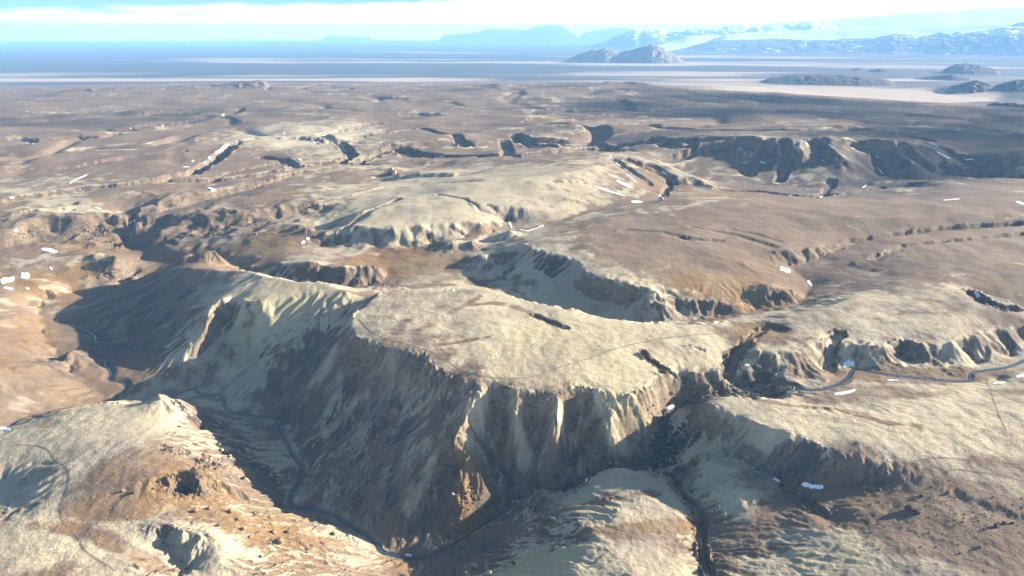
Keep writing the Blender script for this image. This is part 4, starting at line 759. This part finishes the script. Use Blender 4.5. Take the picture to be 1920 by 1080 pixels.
# ------------------------------------------------------------------ clouds high over the eastern side (they shade parts of the upland)
def cloud(name, label, cx, cy, z, lx, ly, n, seed):
    rnd = random.Random(seed); bm = bmesh.new()
    for k in range(n):
        a = rnd.uniform(0, 2 * math.pi); q = math.sqrt(rnd.random())
        x, y = cx + lx * q * math.cos(a), cy + ly * q * math.sin(a)
        rad = rnd.uniform(0.16, 0.34) * min(lx, ly) * (1.15 - 0.6 * q)
        g = bmesh.ops.create_icosphere(bm, subdivisions=2, radius=1.0)
        for v in g['verts']:
            nn = 1 + 0.35 * math.sin(3.1 * v.co.x + k) * math.sin(2.7 * v.co.y + 2 * k) + 0.2 * math.sin(7 * v.co.x + 5 * v.co.y + k)
            v.co = Vector((x + v.co.x * rad * nn, y + v.co.y * rad * nn, z + max(v.co.z, -0.25) * rad * 0.4 * nn))
    me = bpy.data.meshes.new(name); bm.to_mesh(me); bm.free(); me.materials.append(cmat)
    o = bpy.data.objects.new(name, me); COL.objects.link(o); o['kind'] = 'stuff'; o['label'] = label
cmat = bpy.data.materials.new('cloud'); cmat.use_nodes = True; ct = cmat.node_tree; ct.nodes.clear()
co_ = ct.nodes.new('ShaderNodeOutputMaterial'); cd_ = N(ct, 'ShaderNodeBsdfDiffuse'); cd_.inputs[0].default_value = (0.85, 0.87, 0.9, 1)
ctr = ct.nodes.new('ShaderNodeBsdfTransparent'); cmx = N(ct, 'ShaderNodeMixShader', i_0=0.25); ct.links.new(ctr.outputs[0], cmx.inputs[1]); ct.links.new(cd_.outputs[0], cmx.inputs[2]); ct.links.new(cmx.outputs[0], co_.inputs[0])
SO = 1.0 / math.tan(SUN_EL)
def shade_cloud(label, gx_, gy_, lx, ly, n, seed, z=2100.0):
    cloud('cloud', label, gx_ + z * SO * math.cos(SUN_AZ), gy_ + z * SO * math.sin(SUN_AZ), z, lx, ly, n, seed)
shade_cloud('broad thin cloud high over the eastern upland', 1700, 3500, 1500, 1100, 50, 3)
shade_cloud('wispy cloud high over the near eastern upland', 1250, 2250, 800, 620, 36, 9)
shade_cloud('thin cloud high over the northern upland', 500, 4700, 1300, 500, 24, 5)
shade_cloud('thin cloud drifting over the western upland', -1500, 3050, 900, 420, 22, 7)

# ------------------------------------------------------------------ snow patches
smat, st_, sb_ = new_mat('snow'); stc = st_.nodes.new('ShaderNodeTexCoord').outputs['Object']
st_.links.new(mix(st_, noise(st_, 0.6, 4, 0.6, stc), (0.62, 0.645, 0.68), (0.80, 0.82, 0.85)), sb_.inputs['Base Color']); sb_.inputs['Roughness'].default_value = 0.7
def snow(pix, hw, label, group=None):
    rnd = random.Random(int(pix[0][0] * 13 + pix[0][1]))
    C = []
    if len(pix) == 1: pix = [(pix[0][0] - hw * 1.6, pix[0][1] + 0.2 * hw), (pix[0][0] + hw * 1.6, pix[0][1] - 0.2 * hw)]
    PX = smooth_line([(a, b, 0) for a, b in pix], 2)[:, :2]
    n = max(15, len(PX)); t0 = np.linspace(0, 1, len(PX)); tt = np.linspace(0, 1, n)
    PX = np.stack([np.interp(tt, t0, PX[:, 0]), np.interp(tt, t0, PX[:, 1])], 1)
    T = np.gradient(PX, axis=0); T /= np.maximum(np.hypot(T[:, 0], T[:, 1]), 1e-6)[:, None]
    hw = hw * (0.62 if pix[0][1] < 400 else 0.85); fa = [rnd.uniform(0.45, 1.55) for _ in range(n + 4)]; fb = [rnd.uniform(0.45, 1.55) for _ in range(n + 4)]
    xs = np.zeros((n, 7)); ys = xs.copy(); us = np.linspace(-1, 1, 7)
    for i in range(n):
        x0, y0, z0, r = hz(*PX[i]); s_ = r / F; e = max(3.0, 4 * s_)
        gx0 = float(height(x0 + e, y0) - height(x0 - e, y0)) / (2 * e); gy0 = float(height(x0, y0 + e) - height(x0, y0 - e)) / (2 * e)
        w0 = hw * math.sqrt(max(0.02, 1 - (2 * tt[i] - 1) ** 2)); wl_, wr_ = w0 * (fa[i] + fa[i + 1] + fa[i + 2]) / 3, w0 * (fb[i] + fb[i + 1] + fb[i + 2]) / 3
        for j, u in enumerate(us):
            w = wl_ if u < 0 else wr_
            d = ray(PX[i, 0] - T[i, 1] * w * u, PX[i, 1] + T[i, 0] * w * u)
            den = d[2] - gx0 * d[0] - gy0 * d[1]
            k = (z0 - gx0 * x0 - gy0 * y0 - HC) / den if abs(den) > 1e-4 else 0
            dx, dy = d[0] * k - x0, d[1] * k - y0; m = math.hypot(dx, dy); lim = 5.0 * w * s_
            if k <= 0: dx, dy, m = 0.0, abs(u) * lim, abs(u) * lim
            if m > lim: dx, dy = dx * lim / m, dy * lim / m
            xs[i, j], ys[i, j] = x0 + dx, y0 + dy
    s_ = math.hypot(*hz(*PX[n // 2])[:2]) / F
    th_ = min(0.8, max(0.25, 0.12 * hw * s_))
    end = np.clip(np.minimum(tt, 1 - tt) * 5, 0, 1)[:, None]
    zs = height(xs, ys) + th_ * (1 - us[None, :] ** 2) * end + 0.0004 * s_ * F - 0.12
    o = grid_mesh('snow_patch', xs, ys, zs, smat)
    o['label'] = label; o['category'] = 'snow patch'; o['group'] = group or 'snow patches lying in the hollows'
SNOW = [
 ([(1503,908),(1523,911),(1544,914)], 5, 'oblong snow patch at the foot of the shaded moss slope'), ([(1450,897),(1463,903)], 2, 'small snow scrap beside the gully above the oblong snow patch'),
 ([(1252,765),(1264,761)], 4.5, 'snow lump at the top of the dark boulder ravine'), ([(1581,686),(1592,683),(1602,685)], 6, 'largest snow patch by the eastern stream, where a side gully meets the eastern stream'), ([(1591,674),(1592,684)], 3, 'upper tip of snow in the side gully by the stream'),
 ([(1564,739),(1585,737),(1604,731)], 3.4, 'flat snow sliver on the near bank of the eastern stream'), ([(1550,655),(1552,642),(1557,636)], 2, 'narrow snow streak in the side gully above the stream'),
 ([(1828,546),(1836,557)], 4.5, 'snow patch at the head of the short dark canyon'), ([(1856,574),(1874,578)], 2, 'thin snow strip on the rim of the short dark canyon'),
 ([(1903,707),(1926,702)], 3, 'snow strip beside the stream at the eastern edge'), ([(1860,719),(1886,717)], 1.6, 'thin snow line under the round dark hollow'), ([(1664,712),(1686,714)], 1.4, 'thin snow line on the moss edge beside the stream'),
 ([(0,528),(14,526),(27,521)], 7, 'large snow patch at the western edge on ochre ground'), ([(38,517),(56,518)], 7, 'rounded snow patch on ochre ground beside the largest one'), ([(7,539),(25,543)], 2.6, 'low snow strip below the two ochre hillside patches'),
 ([(78,467),(93,470),(108,472)], 4, 'flat snow patch on the pale western terrace'), ([(92,502),(99,505)], 2.4, 'little snow patch below the pale terrace'), ([(48,540),(55,542)], 1.8, 'tiny snow patch on the ochre slope'), ([(-8,803),(8,803),(20,806)], 4.5, 'snow in the hollow behind the western foreground ridge'),
 ([(27,432),(33,433)], 2.2, 'small snow dot on the western cliff rim'), ([(242,420),(253,412)], 2.2, 'snow streak at the mouth of the dark canyon'), ([(177,389),(190,392)], 1.4, 'thin snow line above the western cliffs'), ([(218,397),(226,399)], 1.4, 'thin snow fleck at the end of the western cliffs'),
 ([(389,352),(398,355),(405,358)], 4, 'snow patch on the rim of the middle canyon'), ([(129,344),(145,336),(164,328)], 2.8, 'long curved snow drift on the western canyon lip'), ([(18,370),(27,371)], 2.8, 'round snow spot under the far western bluff'),
 ([(404,287),(417,278),(429,271)], 4, 'bright snow drift at the head of the western canyon'), ([(359,301),(364,303)], 2.4, 'snow dot in the western canyon bed'), ([(390,295),(396,297)], 2.4, 'snow dot below the bright canyon head drift'), ([(343,313),(355,313)], 1.4, 'snow line on the western canyon rim'), ([(380,306),(387,304)], 1.6, 'snow fleck midway up the western canyon'),
 ([(531,313),(538,316)], 2.2, 'snow spot in the second canyon'), ([(558,298),(566,301)], 2.4, 'snow fleck at the head of the second canyon'), ([(565,457),(572,452)], 3, 'snow under the brown lit ridge tip'), ([(574,448),(581,447)], 2.4, 'second snow scrap under the brown ridge tip'),
 ([(954,416),(957,422),(959,428)], 2.6, 'snow wedge where the crack meets the rounded hill foot'), ([(974,431),(988,434),(1005,428),(1020,424)], 2.2, 'curved snow strip along the foot of the rounded hill'),
 ([(1112,348),(1130,355),(1155,363),(1174,368)], 2.2, 'long thin snow strip on the flank of the big rounded hill'), ([(1156,338),(1168,345),(1187,353)], 4.2, 'broad snow patch on the eastern flank of the rounded hill'), ([(1154,305),(1165,313)], 1.7, 'short snow streak near the rounded hill crest'), ([(1172,326),(1182,332),(1194,342)], 1.7, 'slanting snow streak on the rounded hill flank'), ([(1183,378),(1205,379)], 3.2, 'snow patch at the foot of the rounded hill'), ([(1236,365),(1245,375)], 2.2, 'snow streak beside the narrow notch'), ([(1142,292),(1147,294)], 1.8, 'snow dot on the rounded hill crest'), ([(1241,321),(1251,328)], 1.3, 'short snow streak on the far eastern spur of the hill'),
 ([(1462,503),(1472,506),(1482,511)], 4.5, 'snow patch at the bend of the brown stream hollow'), ([(1514,526),(1518,531),(1521,537)], 2.6, 'snow strip along the dark bank of the stream hollow'),
 ([(1510,265),(1515,275)], 2.6, 'snow in the first notch of the blue ribbed hill'), ([(1554,270),(1564,280)], 2.2, 'snow in the second notch of the blue ribbed hill'), ([(1643,294),(1646,297)], 1.8, 'snow dot under the ribbed hill ledge'), ([(1644,313),(1650,320),(1656,328)], 2.4, 'snow tongue low on the ribbed hill'), ([(1616,353),(1625,347)], 2.4, 'snow hook at the foot of the ribbed hill'), ([(1740,267),(1760,276)], 1.8, 'upper snow streak at the end of the ribbed hill'), ([(1756,285),(1782,298)], 2.0, 'lower snow streak at the end of the ribbed hill'), ([(1810,300),(1826,299)], 1.2, 'snow line beyond the ribbed hill'), ([(1425,303),(1435,307)], 2.2, 'snow in the gully west of the ribbed hill'),
 ([(1768,376),(1800,373)], 1.4, 'thin snow line on the eastern plateau edge'), ([(1904,378),(1926,385)], 3.2, 'snow drift in the dark hollow at the far eastern edge'), ([(1476,367),(1484,366)], 1.4, 'snow dot in the pale eastern valley'), ([(1534,370),(1544,368)], 1.6, 'snow fleck by the small dark pit')]
for a in SNOW: snow(*a)
FAR_SNOW = [(62,270),(120,263),(50,210),(77,209),(305,237),(352,229),(245,241),(407,234),(419,216),(717,240),(715,268),(820,190),(1000,208),(1035,215),(1132,216),(972,258),(1432,234),(1043,276),(150,356),(298,333),(1215,308),(655,262),(590,268),(850,262)]
for p in FAR_SNOW[::2]: snow([p], 1.2, 'tiny snow speck in a far gully of the upland', 'tiny snow specks in far gullies')

# ------------------------------------------------------------------ boulders
def rock_mesh(seed, squash=0.75):
    rnd = random.Random(seed); bm = bmesh.new()
    for k in range(22):
        v = Vector((rnd.gauss(0, 1), rnd.gauss(0, 1), rnd.gauss(0, 1))).normalized() * rnd.uniform(0.8, 1.08)
        bm.verts.new((v.x, v.y * 0.85, v.z * squash))
    r_ = bmesh.ops.convex_hull(bm, input=bm.verts)
    bmesh.ops.delete(bm, geom=[g for g in bm.verts if not g.link_faces], context='VERTS')
    me = bpy.data.meshes.new('boulder'); bm.to_mesh(me); bm.free(); return me
def stone_material(name, c0, c1):
    m, t, b = new_mat(name); tc = t.nodes.new('ShaderNodeTexCoord').outputs['Object']
    t.links.new(mix(t, noise(t, 1.4, 5, 0.65, tc), c0, c1), b.inputs['Base Color'])
    bp = N(t, 'ShaderNodeBump', i_Strength=0.6, i_Distance=0.25); t.links.new(noise(t, 2.5, 4, 0.6, tc), bp.inputs['Height']); t.links.new(bp.outputs[0], b.inputs['Normal']); return m
rk_brown = stone_material('brown_stone', (0.10, 0.07, 0.045), (0.27, 0.19, 0.12)); rk_pale = stone_material('pale_stone', (0.22, 0.17, 0.115), (0.40, 0.32, 0.23)); rk_dark = stone_material('dark_stone', (0.035, 0.03, 0.027), (0.10, 0.085, 0.07))
ROCKS = {}
for kn, mt in (('brown', rk_brown), ('pale', rk_pale), ('dark', rk_dark)):
    ROCKS[kn] = []
    for k in range(6):
        me = rock_mesh(100 + k, 0.65 + 0.08 * k); me.materials.append(mt); ROCKS[kn].append(me)
_rr = random.Random(5)
def boulder(px, py, wpx, kind, label, group, name='boulder'):
    x, y, z, r = hz(px, py); s_ = math.hypot(r, HC - z) / F; rad = 0.5 * wpx * s_
    o = bpy.data.objects.new(name, _rr.choice(ROCKS[kind])); COL.objects.link(o)
    o.location = (x, y, float(height(x, y)) + rad * 0.32); o.scale = (rad * _rr.uniform(0.9, 1.15), rad * _rr.uniform(0.8, 1.1), rad * _rr.uniform(0.8, 1.15)); o.rotation_euler = (_rr.uniform(-0.3, 0.3), _rr.uniform(-0.3, 0.3), _rr.uniform(0, 6.28))
    o['label'] = label; o['category'] = 'boulder'; o['group'] = group
gA, gB, gC = 'boulders on the brown foreground hill', 'dark boulders on the stony brown flat', 'blocks along the crest above the valley'
for a in [(514,1000,12,'brown','squat brown boulder with a pointed shadow, west of its neighbour',gA),(539,999,10,'dark','dark wedge boulder just east of the squat brown one',gA),(525,1016,18,'brown','largest tall brown boulder on the foreground slope',gA),(624,1002,11,'dark','dark boulder near the promontory tip above the stream bend',gA),(577,1036,6,'pale','small pale stone below the promontory moss',gA),(365,960,12,'brown','brown boulder under the cratered crag',gA),(391,955,11,'brown','brown boulder in a row below the cratered crag',gA),(432,960,10,'brown','brown boulder at the end of the row below the crag',gA),(446,975,7,'brown','small boulder on the bare brown slope',gA),(455,993,8,'dark','dark stone on the bare brown slope',gA),(410,986,7,'dark','small dark stone beside the mossy gully',gA),(290,917,7,'brown','small boulder on the pale clay dome',gA),(232,922,9,'brown','brown boulder lying at the clay dome edge',gA),(250,925,8,'dark','dark slab at the clay dome edge',gA),(457,897,8,'dark','dark hole-edged boulder on the lit spur',gA),(470,1007,7,'pale','pale block on the brown slope',gA),(603,1018,6,'brown','small stone on the promontory moss',gA),(490,1045,7,'brown','small brown stone near the bottom moss',gA),
          (410,836,10,'pale','pale block at the top of the lit spur crest',gC),(416,845,9,'pale','pale block under the spur crest top',gC),(425,848,11,'pale','large pale block on the spur crest',gC),(431,856,9,'pale','pale block at the shadow edge of the spur crest',gC),(366,757,9,'pale','upright pale stone standing in shade beyond the knob',gC),(300,746,13,'pale','pale summit rock on the pointed knob',gC),(336,801,6,'dark','little dark stone on the moss below the knob',gC),
          (1704,957,15,'dark','largest dark boulder on the brown flat',gB),(1718,963,12,'dark','dark boulder touching the largest one on the flat',gB),(1713,936,6,'dark','small dark boulder with a lit east face on the flat',gB),(1728,931,7,'dark','small dark boulder with a long shadow on the flat',gB),(1868,988,10,'dark','wide dark boulder near the eastern moss edge',gB),(1883,982,7,'dark','dark boulder beside the wide one near the moss edge',gB),(1846,993,6,'dark','small dark boulder west of the wide one',gB),(1777,924,5,'dark','lone dark stone in the middle of the flat',gB),(1898,981,6,'dark','dark stone at the eastern edge of the flat',gB),(1636,918,9,'brown','brown block in the rocky strip by the snow patch',gB),(1620,915,7,'pale','pale block in the rocky strip by the snow patch',gB),(1650,920,7,'brown','brown slab ending the rocky strip by the snow patch',gB),(1647,905,7,'dark','dark block where the moss edge thins out',gB),(1838,1026,6,'brown','brown stone low on the stony flat',gB),
          (1307,862,14,'brown','big rock at the tip of the moss dome',gC),(1318,868,11,'pale','pale rock beside the big one on the moss dome tip',gC),(1143,868,9,'pale','pale flat rock on the pointed promontory',gC),(1157,870,11,'pale','larger pale rock on the pointed promontory',gC),(985,963,13,'pale','pale rock above the ravine mouth',gC),(970,963,8,'brown','brown rock beside the pale one above the ravine mouth',gC),(1300,740,16,'brown','rounded brown block in the canyon under the wall',gC),(1326,729,18,'brown','broad brown block under the canyon wall',gC),(920,1037,6,'dark','dark stone on the brown valley slope',gA),(856,1033,8,'brown','stone at the foot of the brown valley slope',gA),(963,1058,9,'dark','dark rock at the edge of the yellow moss',gA),(770,1030,5,'dark','stone beside the stream in the shaded bend',gA)]:
    boulder(*a)
boulder(1752,942,4,'pale','single bright pale stone on the brown flat',gB)
snow([(968,938),(972,942)], 1.8, 'tiny snow lump in the narrow ravine bed'); snow([(760,1041),(772,1042)], 2.2, 'small white snow block in the stream bed at the bend')
# many small stones nobody would count, joined per area
def rubble(name, label, spots, n, rmin, rmax, kind, seed):
    rnd = random.Random(seed); V, Fc = [], []
    srcs = []
    for me in ROCKS[kind]:
        v = np.empty(len(me.vertices) * 3, np.float32); me.vertices.foreach_get('co', v); srcs.append((v.reshape(-1, 3), [list(p.vertices) for p in me.polygons]))
    for k in range(n):
        cx, cy, sxp, syp = rnd.choice(spots)
        x, y, z, r = hz(cx + rnd.gauss(0, sxp), cy + rnd.gauss(0, syp))
        rad = rmin + (rmax - rmin) * rnd.random() ** 3; v, fs = rnd.choice(srcs); a = rnd.uniform(0, 6.28); c_, s_ = math.cos(a), math.sin(a); b0 = len(V)
        zz = float(height(x, y)) + rad * 0.25
        V += [(x + rad * (p[0] * c_ - p[1] * s_), y + rad * (p[0] * s_ + p[1] * c_), zz + rad * p[2]) for p in v.tolist()]
        Fc += [[i + b0 for i in f] for f in fs]
    me = bpy.data.meshes.new(name); me.from_pydata(V, [], Fc); me.materials.append(ROCKS[kind][0].materials[0])
    o = bpy.data.objects.new(name, me); COL.objects.link(o); o['kind'] = 'stuff'; o['label'] = label
rubble('scree', 'dark boulder scree filling the ravine bed', [(1246,800,8,14),(1244,840,9,16),(1238,868,16,8),(1255,845,12,14),(1270,835,10,14)], 650, 0.5, 2.6, 'dark', 1)
rubble('scree', 'brown rubble under the crag on the central spur', [(850,880,28,22),(835,930,26,24),(880,950,14,24),(1010,885,16,12),(740,795,12,12)], 420, 0.35, 1.9, 'brown', 2)
rubble('stones', 'small stones scattered over the brown foreground hill', [(480,1000,70,26),(330,930,50,34),(400,850,40,14),(560,1030,60,20),(350,980,50,12)], 520, 0.2, 0.9, 'brown', 3)
rubble('stones', 'small dark stones scattered over the stony flat', [(1740,950,70,28),(1690,960,40,22),(1640,905,30,12),(1830,970,50,22),(1800,1020,70,30),(1880,960,40,14)], 520, 0.18, 0.8, 'dark', 4)
rubble('stones', 'broken blocks under the canyon wall', [(1300,738,30,6),(1380,738,40,4),(1440,735,30,4),(1225,790,10,20)], 220, 0.5, 2.2, 'brown', 6)
rubble('stones', 'loose blocks under the western cliffs', [(120,440,60,4),(200,430,24,4),(180,455,30,6),(400,440,80,5),(210,515,24,8)], 300, 0.6, 3.0, 'brown', 7)
# rock pinnacle on the far shadowed saddle
def pinnacle():
    x, y, z, r = hz(735, 326)
    root = bpy.data.objects.new('rock_pinnacle', None); COL.objects.link(root); root.location = (x, y, float(height(x, y)) - 2)
    root['label'] = 'jagged rock pinnacle casting a long shadow over the far saddle'; root['category'] = 'rock pinnacle'
    for k, (dx, dy, h_, w) in enumerate(((0, 0, 19, 7), (-7, 2, 12, 7), (7, -2, 13, 8), (13, 1, 7, 7), (-13, -1, 6, 6), (2, -6, 9, 7))):
        me = rock_mesh(300 + k, 1.0); me.materials.append(rk_pale if k % 2 == 0 else rk_brown)
        o = bpy.data.objects.new('spire' if k == 0 else 'buttress', me); COL.objects.link(o); o.parent = root
        o.location = (dx, dy, h_ * 0.35); o.scale = (w, w * 0.9, h_ * 0.75); o.rotation_euler = (0.1 * k, -0.08 * k, k)
pinnacle()
# waterfall at the canyon head
def waterfall():
    top = gp(1489, 729, -23.2); a = hz(1489, 729); b = hz(1487, 740)
    n = 12; xs = np.zeros((n, 4)); ys = xs.copy(); zs = xs.copy()
    zt, zb = -22.9, float(min(height(b[0], b[1]), -29.0)) - 0.3
    for i in range(n):
        t = i / (n - 1); x = a[0] + (b[0] - a[0]) * min(1, t * 1.6) * 0.8; y = a[1] + (b[1] - a[1]) * min(1, t * 1.6) * 0.8 - 1.0 * t
        for j in range(4): xs[i, j] = x + (j - 1.5) * 0.45 * (1 + 0.5 * t); ys[i, j] = y - 0.25 * (j in (1, 2)); zs[i, j] = zt + (zb - zt) * t ** 1.4
    m, t_, b_ = new_mat('falling_water'); tc = t_.nodes.new('ShaderNodeTexCoord').outputs['Object']; t_.links.new(mix(t_, noise(t_, 2.0, 4, 0.6, tc), (0.35, 0.40, 0.46), (0.75, 0.80, 0.85)), b_.inputs['Base Color'])
    struct(grid_mesh('waterfall', xs, ys, zs, m), 'thin waterfall dropping into the dark canyon head')
waterfall()
print('top', max((o.matrix_world @ Vector(c)).z for o in sc.objects if o.type == 'MESH' and o.name.split('.')[0] in ('mountain', 'ice_cap', 'glacier', 'ground') for c in o.bound_box), MR, MT)
print('objects', round(time.time() - T0, 1))
